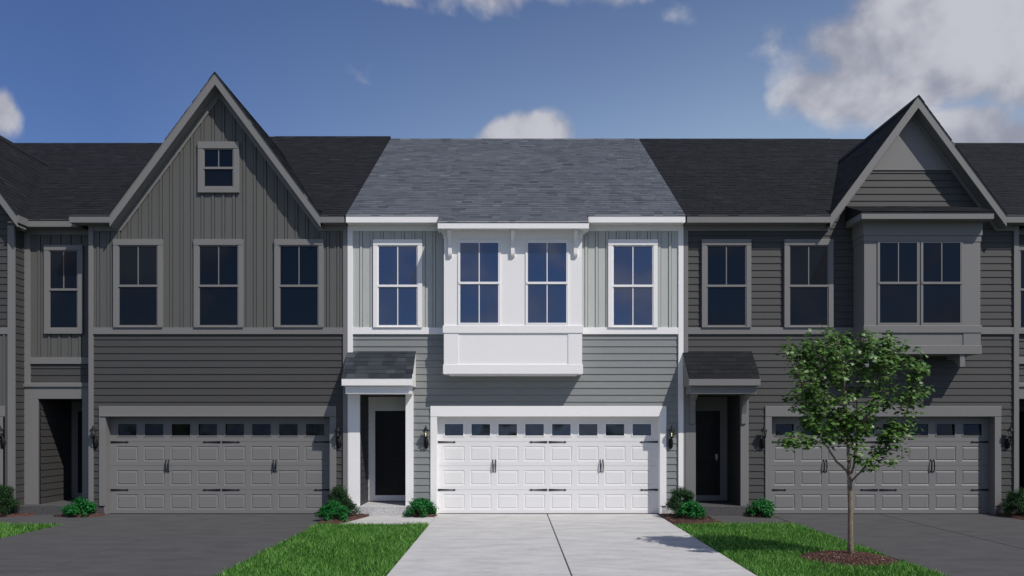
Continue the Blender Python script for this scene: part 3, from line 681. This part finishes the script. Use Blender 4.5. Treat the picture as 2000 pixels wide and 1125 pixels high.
m = MB(); m.box(r0, r1, -q - .02, -.04, 6.28, ze - .012); H.part('bay_eave', m, DARK['trim'], bay, bevel=.004)
m = MB(); m.prism([(-q - .03, ze - .012), (-q - .03, ze), (-.045, zw), (-.045, ze - .012)], r0 - .01, r1 + .01, 'x'); V = Vector((0, q, zw - ze)); shingles(m, (r0 - .01, -q - .04, ze), (1, 0, 0), V, r1 - r0 + .02, V.length * .98)
H.part('bay_roof', m, DARK['roof'], bay)
for px in (1690, 1877.5):
    x = across(px, -.5); m = MB(); zt = zs0 - .001; w = .055
    m.prism([(-.001, zt), (by + .01, zt), (by + .01, zt - .27), (by + .07, zt - .28), (by + .14, zt - .20), (by + .24, zt - .12), (by + .36, zt - .09), (-.001, zt - .08)], x - w, x + w, 'x'); H.part('bay_bracket', m, DARK['trim'], bay, bevel=.003)
for (g0, g1) in ((1718, 1790.5), (1802.5, 1875)):
    window(H, across(g0, by), across(g1, by), up(630.5, by), up(474.5, by), by, casing=(0, 0, 0), label='one of the twin bay windows')
for (g0, g1) in ((1381, 1454), (1541.5, 1614)):
    window(H, across(g0), across(g1), up(635.5), up(482), 0., casing=(.13, .13, .02))
garage(H, gx0, gx1, 'dimmed garage door behind the young tree')
porch(H, 4.02, 5.0, ((3.90, 1), (5.0, -1)), (3.91, 4.815), (3.905, 4.98, 2.62), (3.74, 5.25), [(3.80, 4.02), (5.0, 5.18)], brackets=((5.01, 5.11), (3.89, 3.99)))
lamp(H, across(1488.5), False); lamp(H, across(1966.5), False)
f = H.acc('foundation'); f.box(XL, 3.9, .001, .1, 0, Z_BASE); f.box(5.1, gx0 - .05, -.012, .1, 0, Z_BASE); f.box(gx1 + .05, XR, -.012, .1, 0, Z_BASE)
H.flush()

# ================================================================== END HOUSES CUT BY THE FRAME
H = House(-14.0, 'dark townhouse at the left frame edge, its side wall beside a recessed entry', DARK)
XL, XR = -18.2, -10.903; gx0, gx1 = -16.2, -11.245
body(H, XL, XR, [(XL, gx0 - .04, 0, 6.34, 0), (gx0 - .04, gx1 + .04, 2.2, 6.34, 0), (gx1 + .04, XR, 0, 6.34, 0)])
l = H.acc('lap_siding'); lap(l, XL, XR - .13, Z_BAND1, Z_FRIEZE + .12)
lap_side(l, XR, .0, .37, Z_BASE, Z_SOFF, 1)
b = H.acc('board_and_batten'); batten(b, XL, XR - .13, 2.38, Z_BAND0, ph=-11.15, pitch=.1145 * 2); batten(b, gx1 + .10, XR - .13, Z_BASE, 2.38, ph=-11.15); b = H.acc('board_and_batten'); batten(b, XL, gx0 - .1, Z_BASE, 2.38, ph=-11.15)
gl, gr = -14.46, -10.66
xc, half, za, pit, fd = gable(H, gl, gr, soff=.36)
lap(l, 0, 0, Z_FRIEZE + .12, za - fd - .05, xl=lambda z: xc - (za - fd + .05 - z) / pit, xr=lambda z: xc + (za - fd + .05 - z) / pit)
m = MB(); m.prism([(gl + .12, Z_SOFF - .1), (gr - .12, Z_SOFF - .1), (xc, za - .26)], .0, .10); H.part('gable_wall', m, DARK['lap'])
c = H.acc('corner_board'); c.box(XR - .14, XR + .012, -.054, -.001, Z_BASE, Z_SOFF - .001)
H.acc('trim_band').box(XL, XR - .14, -.050, -.001, Z_BAND0, Z_BAND1); frieze(H, XL, gl); frieze(H, -10.93 - .0, XR)
eave(H, XL, gl); 
fz = H.acc('fascia'); fz.box(gr + .001, gr + .022, -OV - .03, .036, Z_SOFF - .012, Z_EAVE - .004)
H.acc('soffit').box(XR + .013, gr - .031, -OV, .06, Z_SOFF, Z_SOFF + .014)
main_roof(H, [(XL, gl + .01, -OV - .036, Z_EAVE - .0215), (gl + .01, gr - .01, .05, Z_EAVE - .012)], XL, gr, ridge_y=RIDGE_Y + .37)
f = H.acc('foundation'); f.box(XR - .3, XR - .003, -.012, .1, 0, Z_BASE); f.box(XR - .012, XR + .005, .1, .36, 0, Z_BASE)
garage(H, gx0, gx1, 'dimmed garage door cut by the frame'); lamp(H, across(8), False)
for x in (-17.2, -15.3, -13.4, -12.3): window(H, x - .41, x + .41, up(635.5), up(482), 0., casing=(.13, .13, .02))
H.flush()

H = House(14.6, 'dark townhouse sliver beyond the last corner with a recessed entry', DARK)
XL, XR = 11.105, 21.5; XF = 15.85; YS = .37; gx0, gx1 = 16.2, 21.1
body(H, XL, XR, [(XF, gx0 - .04, 0, 6.34, 0), (gx0 - .04, gx1 + .04, 2.2, 6.34, 0), (gx1 + .04, XR, 0, 6.34, 0), (XL, XF, 2.7, 6.34, YS), (XF, XF + .14, 0, 6.34, .14), (12.3, XF, 0, 2.7, YS)])
l = H.acc('lap_siding'); lap(l, XL, XF, up(698, YS), Z_FRIEZE, YS); lap(l, XF + .1, XR, Z_BAND1, Z_FRIEZE); lap(l, XF + .1, gx0 - .1, Z_BASE, Z_BAND0); lap(l, gx0 - .1, gx1 + .1, 2.36, Z_BAND0); lap(l, gx1 + .1, XR, Z_BASE, Z_BAND0)
c = H.acc('corner_board'); c.box(XF, XF + .1, -.054, 0, Z_BASE, Z_SOFF - .001); c.box(XF, XF + .03, .001, YS - .001, Z_BASE, Z_SOFF); c.box(12.28, 12.42, YS - .054, YS - .001, Z_BASE, up(779, YS)); lap(H.acc('lap_siding'), 12.42, XF, Z_BASE, up(779, YS), YS)
H.acc('trim_band').box(XF + .1, XR, -.050, -.001, Z_BAND0, Z_BAND1)
frieze(H, XL, XF, YS); frieze(H, XF + .1, XR); eave(H, XL + .26, XF - .271, YS); eave(H, XF - .27, XR, lret=True)
window(H, 11.36, 12.1, up(640, YS), up(492, YS), YS, casing=(.135, .12, .11)); window(H, 13.6, 14.34, up(640, YS), up(492, YS), YS, casing=(.135, .12, .11))
entry_recess(H, 11.16, 12.28, XL + .14, XF, YS, 1, 11.5)
yr = RIDGE_Y + .37
main_roof(H, [(XL + .255, XF - .27, .025, Z_EAVE - .027), (XF - .27, XR, -OV - .036, Z_EAVE - .0215)], XL + .255, XR, ridge_y=yr)
for x in (17.1, 18.7, 20.3): window(H, x - .41, x + .41, up(635.5), up(482), 0., casing=(.13, .13, .02))
garage(H, gx0, gx1, 'dimmed garage door of the end house'); lamp(H, 16.02, False)
H.flush()

# ================================================================== GROUND
b = MatB('lawn_soil'); b.base(b.ramp(b.noise(9, 6), [(.3, (.020, .045, .010)), (.7, (.035, .085, .016))])); b.set(Roughness=1.0); SOIL = b.m
b = MatB('far_ground'); b.base(b.ramp(b.noise(.08, 6), [(.3, (.035, .08, .02)), (.7, (.06, .11, .03))])); b.set(Roughness=1.0); FAR = b.m
b = MatB('asphalt'); b.base(b.ramp(b.noise(25, 4), [(.3, (.04, .04, .042)), (.7, (.065, .065, .066))])); b.set(Roughness=.9); ASPH = b.m
def slab(name, polys, mat, z0, z1, bevel=.006):
    m = MB()
    for p in polys: m.prism(p, z0, z1, 'z')
    return tag(m.build(name, mat, bevel=bevel), kind='structure')
m = MB(); m.face([(-1500, -1500, -.09), (1500, -1500, -.09), (1500, 1500, -.09), (-1500, 1500, -.09)]); tag(m.build('ground', FAR), kind='structure')
m = MB(); m.face([(-24, -12.5, -.045), (24, -12.5, -.045), (24, .2, -.045), (-24, .2, -.045)]); tag(m.build('lawn', SOIL), kind='structure')
YW = -1.73
def driveway(a, b_, mat):
    xm = (a + b_) / 2 - .0; g = .010; pol = []
    for (p, q) in ((a, xm - g), (xm + g, b_)):
        for (y0, y1) in ((-.03 + .2, -6.9), (-6.914, -12.5)): pol.append([(p, y1), (q, y1), (q, y0), (p, y0)])
    s = slab('driveway', pol, mat, -.08, 0.)
    return s
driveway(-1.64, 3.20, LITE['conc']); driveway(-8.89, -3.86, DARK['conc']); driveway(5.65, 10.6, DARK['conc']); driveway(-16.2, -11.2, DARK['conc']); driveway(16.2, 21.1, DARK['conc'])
slab('walkway', [[(-3.45, YW), (-1.653, YW), (-1.653, -.172), (-3.08, -.172)]], LITE['conc'], -.08, -.004)
slab('walkway', [[(4.20, YW), (5.637, YW), (5.637, -.172), (4.26, -.172)]], DARK['conc'], -.08, -.004)
slab('walkway', [[(-11.0, YW), (-8.903, YW), (-8.903, .018), (-11.0, .018)]], DARK['conc'], -.08, -.004)
slab('walkway', [[(11.4, YW), (12.6, YW), (12.6, .018), (11.4, .018)]], DARK['conc'], -.08, -.004)
slab('sidewalk', [[(-40, -14.0), (40, -14.0), (40, -12.515), (-40, -12.515)]], concrete('sidewalk_concrete', (.38, .38, .38)), -.08, .0)
slab('kerb', [[(-40, -14.2), (40, -14.2), (40, -14.02), (-40, -14.02)]], concrete('kerb_concrete', (.40, .40, .40)), -.15, .005)
m = MB(); m.face([(-60, -24, -.085), (60, -24, -.085), (60, -14.2, -.085), (-60, -14.2, -.085)]); tag(m.build('street', ASPH), kind='structure')

# mulch
b = MatB('mulch_bark'); a = b.n('ShaderNodeAttribute', attribute_name='tone')
b.base(b.ramp(a.outputs['Fac'], [(0, (.026, .012, .010)), (.5, (.10, .044, .034)), (.9, (.18, .085, .065)), (1, (.38, .26, .2))])); b.set(Roughness=.9); MULCH = b.m
def mulch_bed(poly=None, circle=None, label='', n=1500, h=.03, chip=(.012, .04)):
    V, Fi, Np, T = [], [], [], []
    def addv(p): V.append(tuple(p)); return len(V) - 1
    if circle:
        cx, cy, r, hh = circle; rings = 8; seg = 40; prev = None
        def H_(x, y): 
            q = min(1, math.hypot(x - cx, y - cy) / r); return -.03 + hh * (1 - q ** 2.2)
        for i in range(rings + 1):
            rr = r * i / rings; ring = []
            for k in range(seg):
                an = 2 * math.pi * k / seg; j = 1 + .03 * math.sin(5 * an + 1) + .02 * math.sin(11 * an); x, y = cx + rr * j * math.cos(an), cy + rr * j * math.sin(an)
                ring.append(addv((x, y, H_(x, y) + random.uniform(-.006, .006))))
            if prev:
                for k in range(seg):
                    k2 = (k + 1) % seg; Fi += [prev[k], prev[k2], ring[k2], ring[k]]; Np.append(4); T.append(.3)
            prev = ring
        inside = lambda: (lambda rr, an: (cx + rr * math.cos(an), cy + rr * math.sin(an)))(r * 1.02 * math.sqrt(random.random()), random.uniform(0, 6.283))
    else:
        xs = [p[0] for p in poly]; ys = [p[1] for p in poly]
        H_ = lambda x, y: h
        nn = len(poly); ids = [addv((x, y, h)) for x, y in poly]; low = [addv((x, y, -.06)) for x, y in poly]
        Fi += ids; Np.append(nn); T.append(.3)
        for i in range(nn): j = (i + 1) % nn; Fi += [low[i], low[j], ids[j], ids[i]]; Np.append(4); T.append(.35)
        def pin(x, y):
            c = False; j = nn - 1
            for i in range(nn):
                if (poly[i][1] > y) != (poly[j][1] > y) and x < (poly[j][0] - poly[i][0]) * (y - poly[i][1]) / (poly[j][1] - poly[i][1]) + poly[i][0]: c = not c
                j = i
            return c
        def inside():
            while True:
                x, y = random.uniform(min(xs), max(xs)), random.uniform(min(ys), max(ys))
                if pin(x, y): return x, y
    for _ in range(n):
        x, y = inside(); z = H_(x, y) + random.uniform(.0, .014); an = random.uniform(0, 3.14); Lc = random.uniform(*chip); w = Lc * random.uniform(.2, .45); ti = random.uniform(-.5, .5)
        dx, dy, dz = math.cos(an) * Lc / 2 * math.cos(ti), math.sin(an) * Lc / 2 * math.cos(ti), math.sin(ti) * Lc / 2; ox, oy = -math.sin(an) * w / 2, math.cos(an) * w / 2
        i0 = len(V); th = .005
        for zz in (0, th): V.extend([(x - dx - ox, y - dy - oy, z - dz + zz), (x + dx - ox, y + dy - oy, z + dz + zz), (x + dx + ox, y + dy + oy, z + dz + zz), (x - dx + ox, y - dy + oy, z - dz + zz)])
        t = min(1, max(0, random.gauss(.5, .25)))
        for q in ((4, 5, 6, 7), (0, 1, 5, 4), (1, 2, 6, 5), (2, 3, 7, 6), (3, 0, 4, 7)): Fi += [i0 + k for k in q]; Np.append(4); T.append(t)
    o = bulk('mulch', np.array(V), Fi, Np, T, MULCH); return tag(o, label, 'mulch', 'mulch beds', 'stuff')
TX, TY = across(1659.5, 12.05 - D), 12.05 - D
mulch_bed(circle=(TX - .02, TY + .02, .70, .10), label='brown mulch ring around the young tree on the lawn', n=5200)
mulch_bed([(-3.86, -1.70), (-3.48, -1.73), (-3.10, -.20), (-3.60, -.06), (-3.95, -.06), (-3.86, -.4)], label='mulch bed left of the light house steps', n=1100)
mulch_bed([(-2.12, -.42), (-1.66, -.42), (-1.66, -.04), (-2.16, -.04)], label='mulch strip under the bush beside the white garage door', n=500)
mulch_bed([(3.22, -1.62), (4.22, -1.70), (4.0, -.20), (3.72, -.06), (3.22, -.06)], label='mulch bed right of the white garage door', n=1400)
mulch_bed([(5.12, -.42), (5.64, -.42), (5.64, -.04), (5.04, -.04)], label='mulch strip under the bush beside the right dimmed garage door', n=500)
mulch_bed([(-9.86, -.36), (-8.91, -.36), (-8.91, -.04), (-9.3, -.04), (-9.6, .0)], label='mulch strip under the bush beside the left dimmed garage door', n=600)
mulch_bed([(-11.2, -.55), (-10.55, -.25), (-10.4, .3), (-10.85, .35), (-10.95, -.06), (-11.2, -.06)], label='mulch bed at the foot of the far left corner', n=500)
mulch_bed([(10.63, -.8), (11.6, -.8), (11.4, -.05), (10.63, -.05)], label='mulch bed at the foot of the far right corner', n=800)

# grass
GRASS = leafmat('grass_blades', [(0, (.018, .075, .008)), (.35, (.065, .215, .022)), (.65, (.15, .40, .06)), (1, (.42, .66, .22))], .42, .5, .25)
def grass(polyfn, x0, x1, y0, y1, dens, label):
    area = (x1 - x0) * (y1 - y0); n = int(area * dens)
    x = rng.uniform(x0, x1, n); y = rng.uniform(y0, y1, n); k = polyfn(x, y); x, y = x[k], y[k]; n = len(x)
    h = rng.normal(.074, .024, n).clip(.025, .14); an = rng.uniform(0, 2 * np.pi, n); ln = rng.uniform(.1, .75, n) * h; w = rng.uniform(.003, .006, n); wa = rng.uniform(0, np.pi, n)
    # slow drifts in length and lean, so the turf is not even
    dr_ = np.sin(x * 2.1 + 1) * np.cos(y * 1.7) + .6 * np.sin(x * 5.3 + y * 4.1); h *= 1 + .12 * dr_
    lx, ly = np.cos(an) * ln, np.sin(an) * ln; ox, oy = np.cos(wa) * w, np.sin(wa) * w; z = np.full(n, -.045)
    P = np.stack([np.stack([x - ox, y - oy, z], 1), np.stack([x + ox, y + oy, z], 1), np.stack([x + ox * .8 + lx * .35, y + oy * .8 + ly * .35, z + h * .6], 1), np.stack([x - ox * .8 + lx * .35, y - oy * .8 + ly * .35, z + h * .6], 1), np.stack([x + lx, y + ly, z + h], 1)], 1).reshape(-1, 3)
    b0 = (np.arange(n) * 5)[:, None]; Fi = np.concatenate([b0 + np.array([[0, 1, 2, 3]]), b0 + np.array([[3, 2, 4]])], 1).ravel(); Np = np.tile([4, 3], n)
    t = np.repeat((rng.normal(.46, .32, n) + .06 * dr_).clip(0, 1), 2)
    return tag(bulk('grass', P, Fi, Np, t, GRASS), label, 'grass', 'grass plots', 'stuff')
def notmulch(x, y): return (x - TX + .02) ** 2 + (y - TY - .02) ** 2 > .69 ** 2
grass(lambda x, y: ~((x < -3.45) & (y > -1.76)), -3.84, -1.655, -9, YW - .005, 5200, 'green lawn strip between the left driveway and the pale driveway')
grass(lambda x, y: notmulch(x, y), 3.215, 5.63, -9, YW - .01, 5200, 'green lawn strip with the young tree')
grass(lambda x, y: x > -11.2, -11.19, -8.905, -5.5, YW - .01, 3500, 'small wedge of lawn at the left edge')
grass(lambda x, y: x > 0, 10.62, 14.5, -9, YW - .01, 1500, 'lawn strip beyond the right driveway')

# ================================================================== PLANTS
def leaf_cloud(name, centers, normals, sizes, tones, mat, shape, parent=None):
    """one small folded leaf per centre. shape: outline points in leaf space (x, y) starting at the stalk"""
    n = len(centers); sh = np.array(shape); m = len(sh)
    nrm = normals / (np.linalg.norm(normals, axis=1, keepdims=True) + 1e-9)
    rv = rng.normal(size=(n, 3)); rv[:, 2] -= .4; u = rv - (rv * nrm).sum(1, keepdims=True) * nrm; u /= np.linalg.norm(u, axis=1, keepdims=True) + 1e-9; w = np.cross(nrm, u)
    z = -np.abs(sh[:, 0]) * .28 - (sh[:, 1] ** 2) * .12
    P = centers[:, None, :] + sizes[:, None, None] * (sh[None, :, 0, None] * w[:, None, :] + sh[None, :, 1, None] * u[:, None, :] + z[None, :, None] * nrm[:, None, :])
    P = P.reshape(-1, 3); half = m // 2
    right = list(range(0, half + 1)); left = [0] + list(range(half, m))
    b0 = (np.arange(n) * m)[:, None]; Fi = np.concatenate([b0 + np.array([right]), b0 + np.array([left])], 1).ravel(); Np = np.tile([len(right), len(left)], n)
    return bulk(name, P, Fi, Np, np.repeat(tones, 2), mat, parent)
MAPLE = [(0, 0), (.22, -.02), (.50, .08), (.40, .26), (.62, .52), (.38, .50), (.30, .62), (.18, .62), (0, 1.0), (-.18, .62), (-.30, .62), (-.38, .50), (-.62, .52), (-.40, .26), (-.50, .08), (-.22, -.02)]
OVAL = [(0, 0), (.26, .25), (.30, .6), (0, 1.0), (-.30, .6), (-.26, .25)]
BARK = paint('tree_bark', (.24, .185, .13), .35, .9, (9, 9, 2), .0, 6.0)
bb = BARK.node_tree; nb = bb.nodes.new('ShaderNodeBump'); nn_ = bb.nodes.new('ShaderNodeTexNoise'); nn_.inputs['Scale'].default_value = 70; nn_.inputs['Detail'].default_value = 4
tcx = bb.nodes.new('ShaderNodeTexCoord'); bb.links.new(tcx.outputs['Object'], nn_.inputs['Vector']); bb.links.new(nn_.outputs['Fac'], nb.inputs['Height']); nb.inputs['Distance'].default_value = .02
bb.links.new(nb.outputs[0], [x for x in bb.nodes if x.type == 'BSDF_PRINCIPLED'][0].inputs['Normal'])
TLEAF = leafmat('maple_leaves', [(0, (.028, .080, .012)), (.45, (.082, .185, .030)), (.8, (.165, .30, .075)), (1, (.38, .48, .26))], .34, .42)
BRIGHT = leafmat('bright_bush_leaves', [(0, (.004, .06, .012)), (.5, (.010, .125, .022)), (.9, (.03, .22, .04)), (1, (.06, .34, .09))], .25, .5, .2)
DEEP = leafmat('deep_bush_leaves', [(0, (.007, .030, .008)), (.5, (.015, .055, .014)), (.88, (.035, .09, .028)), (1, (.10, .12, .06))], .2, .55, .2)

def bush(x, y, w, h, kind, label):
    root = empty('bush', (x, y, 0), label, 'bush', 'bushes along the foundations'); root_xy = Vector((x, y, 0))
    st = MB(); cl = []
    k = 64 if kind == 'deep' else 44
    for i in range(k):
        an = random.uniform(0, 6.283); el = random.random() ** .8; r = math.sqrt(max(0, 1 - el ** 2)) * random.uniform(.5, .95) if i > 4 else random.uniform(0, .4)
        c = Vector((math.cos(an) * r * w / 2, math.sin(an) * r * w / 2, h * (.10 + .80 * el * (random.uniform(.8, 1.05) if kind == 'bright' else random.uniform(.75, 1.12)))))
        c *= 1.12; cl.append(c); mid = c * .5 + Vector((random.uniform(-.02, .02), random.uniform(-.02, .02), -.02)); st.tube([(0, 0, 0), tuple(mid), tuple(c)], [.008, .005, .002], 4, False)
    st.build('stem', BARK, root)
    if kind == 'bright': n, sz, rr, M, shp = 5600, (.030, .052), .095, BRIGHT, OVAL
    else: n, sz, rr, M, shp = 12000, (.016, .030), .095, DEEP, OVAL
    n = int(n * max(.5, w * h / .35)); idx = rng.integers(0, k, n); cc_ = np.array([tuple(c) for c in cl])[idx]; d = rng.normal(size=(n, 3)); d /= np.linalg.norm(d, axis=1, keepdims=True)
    pos = cc_ + d * (rng.random(n) ** .5)[:, None] * rr * np.array([1.1, 1.1, .9]) * (1 if w > .5 else .85); pos[:, 2] = np.abs(pos[:, 2]) + .02
    nr = d * .8 + np.array([.0, -.15, .6]) + rng.normal(size=(n, 3)) * .4
    leaf_cloud('foliage', pos, nr, rng.uniform(*sz, n), rng.normal(.5, .22, n).clip(0, 1), M, shp, root)
    return root
bush(across(667, -.55), -.62, .62, .58, 'deep', 'dark small-leaved bush against the corner post left of the light house steps')
bush(across(651, -1.15), -1.2, .62, .35, 'bright', 'bright green low bush in front of the dark bush left of the light house steps')
bush(across(823, -.25), -.32, .58, .33, 'bright', 'bright green bush between the porch and the white garage door')
bush(across(1332, -.6), -.60, .62, .58, 'deep', 'dark small-leaved bush right of the white garage door')
bush(across(1347, -1.0), -1.05, .56, .35, 'bright', 'bright green low bush in front of the dark bush right of the white garage door')
bush(across(1487, -.25), -.30, .54, .32, 'bright', 'bright green bush beside the dimmed garage door behind the tree')
bush(across(158, -.22), -.26, .60, .32, 'bright', 'bright green bush beside the dimmed garage door under the big gable')
bush(across(6, -.25), -.28, .55, .62, 'deep', 'dark bush cut by the left edge')
bush(across(1990, -.4), -.45, .62, .55, 'deep', 'dark bush cut by the right edge')

def tree():
    root = empty('tree', (TX, TY, 0), 'young maple with a slender tan trunk in a mulch ring on the lawn', 'tree')
    S = F / (D + TY)                      # photo px per metre at the tree
    P = lambda px, py, dy=0.: Vector(((px - 1659.5) / S, dy, CAMZ + (831 - py) / S))
    tr = MB(); limbs = []
    trunk = [P(1661, 1098), P(1661, 1060), P(1661, 1000), P(1660, 960), P(1659, 935)]
    tr.tube(trunk, [.052, .040, .036, .034, .034], 12)
    def limb(pts, r0, r1):
        m = 5; out = []
        for i in range(len(pts) - 1):
            for j in range(m): out.append(pts[i].lerp(pts[i + 1], j / m) + Vector((random.gauss(0, .006), random.gauss(0, .006), 0)))
        out.append(pts[-1]); out[0] = pts[0]
        rs = [r0 + (r1 - r0) * (i / (len(out) - 1)) ** .8 for i in range(len(out))]; tr.tube(out, rs, 7); limbs.append((out, rs)); return out
    limb([P(1659, 937), P(1658, 890, .02), P(1655, 840, .0), P(1650, 780, .05), P(1645, 710, .1), P(1640, 665, .12)], .030, .005)
    limb([P(1657, 925), P(1630, 898, -.05), P(1605, 868, -.12), P(1585, 845, -.2), P(1560, 800, -.3), P(1552, 740, -.3)], .020, .004)
    limb([P(1605, 868, -.12), P(1580, 858, -.2), P(1550, 852, -.32), P(1525, 860, -.4)], .010, .003)
    limb([P(1659, 940), P(1672, 905, .06), P(1682, 850, .12), P(1683, 770, .2), P(1690, 700, .25), P(1700, 655, .25)], .020, .004)
    limb([P(1661, 945), P(1690, 905, -.06), P(1715, 880, -.12), P(1745, 830, -.2), P(1770, 770, -.25), P(1790, 720, -.3)], .016, .004)
    limb([P(1656, 850), P(1640, 800, .15), P(1610, 740, .3), P(1590, 680, .4)], .014, .004)
    limb([P(1683, 860, .1), P(1715, 800, .25), P(1745, 730, .35), P(1755, 670, .4)], .013, .004)
    limb([P(1655, 830), P(1640, 770, -.2), P(1625, 700, -.35), P(1615, 660, -.4)], .012, .004)
    limb([P(1682, 850, .1), P(1700, 780, -.15), P(1705, 710, -.3), P(1715, 670, -.35)], .012, .004)
    limb([P(1690, 905, -.05), P(1705, 912, -.1), P(1725, 905, -.15)], .008, .003)
    allp = [(p, r) for (o, rs) in limbs for p, r in list(zip(o, rs))[len(o) // 4:]]; A = np.array([tuple(p) for p, r in allp])
    # crown volume: union of lobes read off the photograph, given real depth
    LOB = [(1662, 742, 0, 122, 96, .80, 9), (1610, 692, .1, 78, 58, .45, 5), (1715, 690, .0, 78, 52, .45, 3.6), (1770, 750, -.1, 50, 55, .35, 2.2), (1575, 765, -.1, 52, 52, .35, 2.8),
           (1600, 822, -.2, 46, 36, .3, 1.6), (1548, 860, -.35, 42, 18, .15, .9), (1665, 830, .0, 85, 38, .5, 2.6), (1720, 880, -.1, 48, 32, .3, 1.2), (1745, 838, -.15, 42, 30, .3, 1.0), (1690, 895, -.1, 30, 22, .15, .35)]
    wts = np.array([l[6] for l in LOB]); wts = wts / wts.sum(); tips = []
    while len(tips) < 560:
        lo = LOB[rng.choice(len(LOB), p=wts)]; d = rng.normal(size=3); d /= np.linalg.norm(d); rr = rng.random() ** .42
        p = P(lo[0] + d[0] * rr * lo[3], lo[1] - d[2] * rr * lo[4], lo[2] + d[1] * rr * lo[5]); tips.append(p)
    cen, nor, siz, ton = [], [], [], []
    tw = tr
    for p in tips:
        dd = np.linalg.norm(A - np.array(p), axis=1) + np.maximum(0, A[:, 2] - p.z + .05) * 1.5
        i = int(np.argmin(dd)); a = Vector(A[i]); mid = a.lerp(p, .5) + Vector((random.gauss(0, .02), random.gauss(0, .02), -.02 + random.gauss(0, .02)))
        tw.tube([a, mid, p], [min(.005, allp[i][1] * .7), .0032, .0016], 4, False)
        drop = random.random() < .0
        for j in range(random.randint(10, 15)):
            t = random.uniform(.3, 1.12); q = (a.lerp(mid, t * 2) if t < .5 else mid.lerp(p, t * 2 - 1)); r = .03 + .075 * random.random()
            dv = Vector((random.gauss(0, 1), random.gauss(0, 1), random.gauss(0, .8))).normalized(); cen.append(tuple(q + dv * r)); 
            nor.append(tuple(Vector((dv.x * .6, dv.y * .6 - .15, .9 + random.gauss(0, .35))))); siz.append(random.uniform(.046, .078)); ton.append(min(1, max(0, random.gauss(.45, .22) + (.25 if random.random() < .06 else 0))))
    tr.build('trunk', BARK, root, smooth=True)
    leaf_cloud('crown', np.array(cen), np.array(nor), np.array(siz), np.array(ton), TLEAF, MAPLE, root)
tree()

# woods across the street: behind the camera, they show only as reflections in the low panes
WLEAF = leafmat('woods_foliage', [(0, (.012, .03, .010)), (.5, (.03, .07, .02)), (1, (.06, .12, .035))], .2, .7)
cen = []; 
for i in range(46):
    x = -75 + i * 3.4 + random.uniform(-1.5, 1.5); y = -62 + random.uniform(-5, 5); hh = random.choice([2.2, 3.0, 4.5, 6.5, 8.5]) + random.uniform(-.6, 1.0); rr = hh * .38 + .8
    d = rng.normal(size=(260, 3)); d /= np.linalg.norm(d, axis=1, keepdims=True); p = d * (rng.random(260) ** .4)[:, None] * np.array([rr, rr, hh * .5]) + np.array([x, y, hh * .5]); cen.append(p)
cen = np.concatenate(cen); cen[:, 2] = np.abs(cen[:, 2]); n = len(cen)
o = leaf_cloud('woods', cen, rng.normal(size=(n, 3)) + np.array([0, .6, .3]), rng.uniform(.7, 1.3, n), rng.uniform(0, 1, n), WLEAF, OVAL)
tag(o, 'dark line of woods far across the street mirrored in the garage door lights', 'woods', kind='stuff')
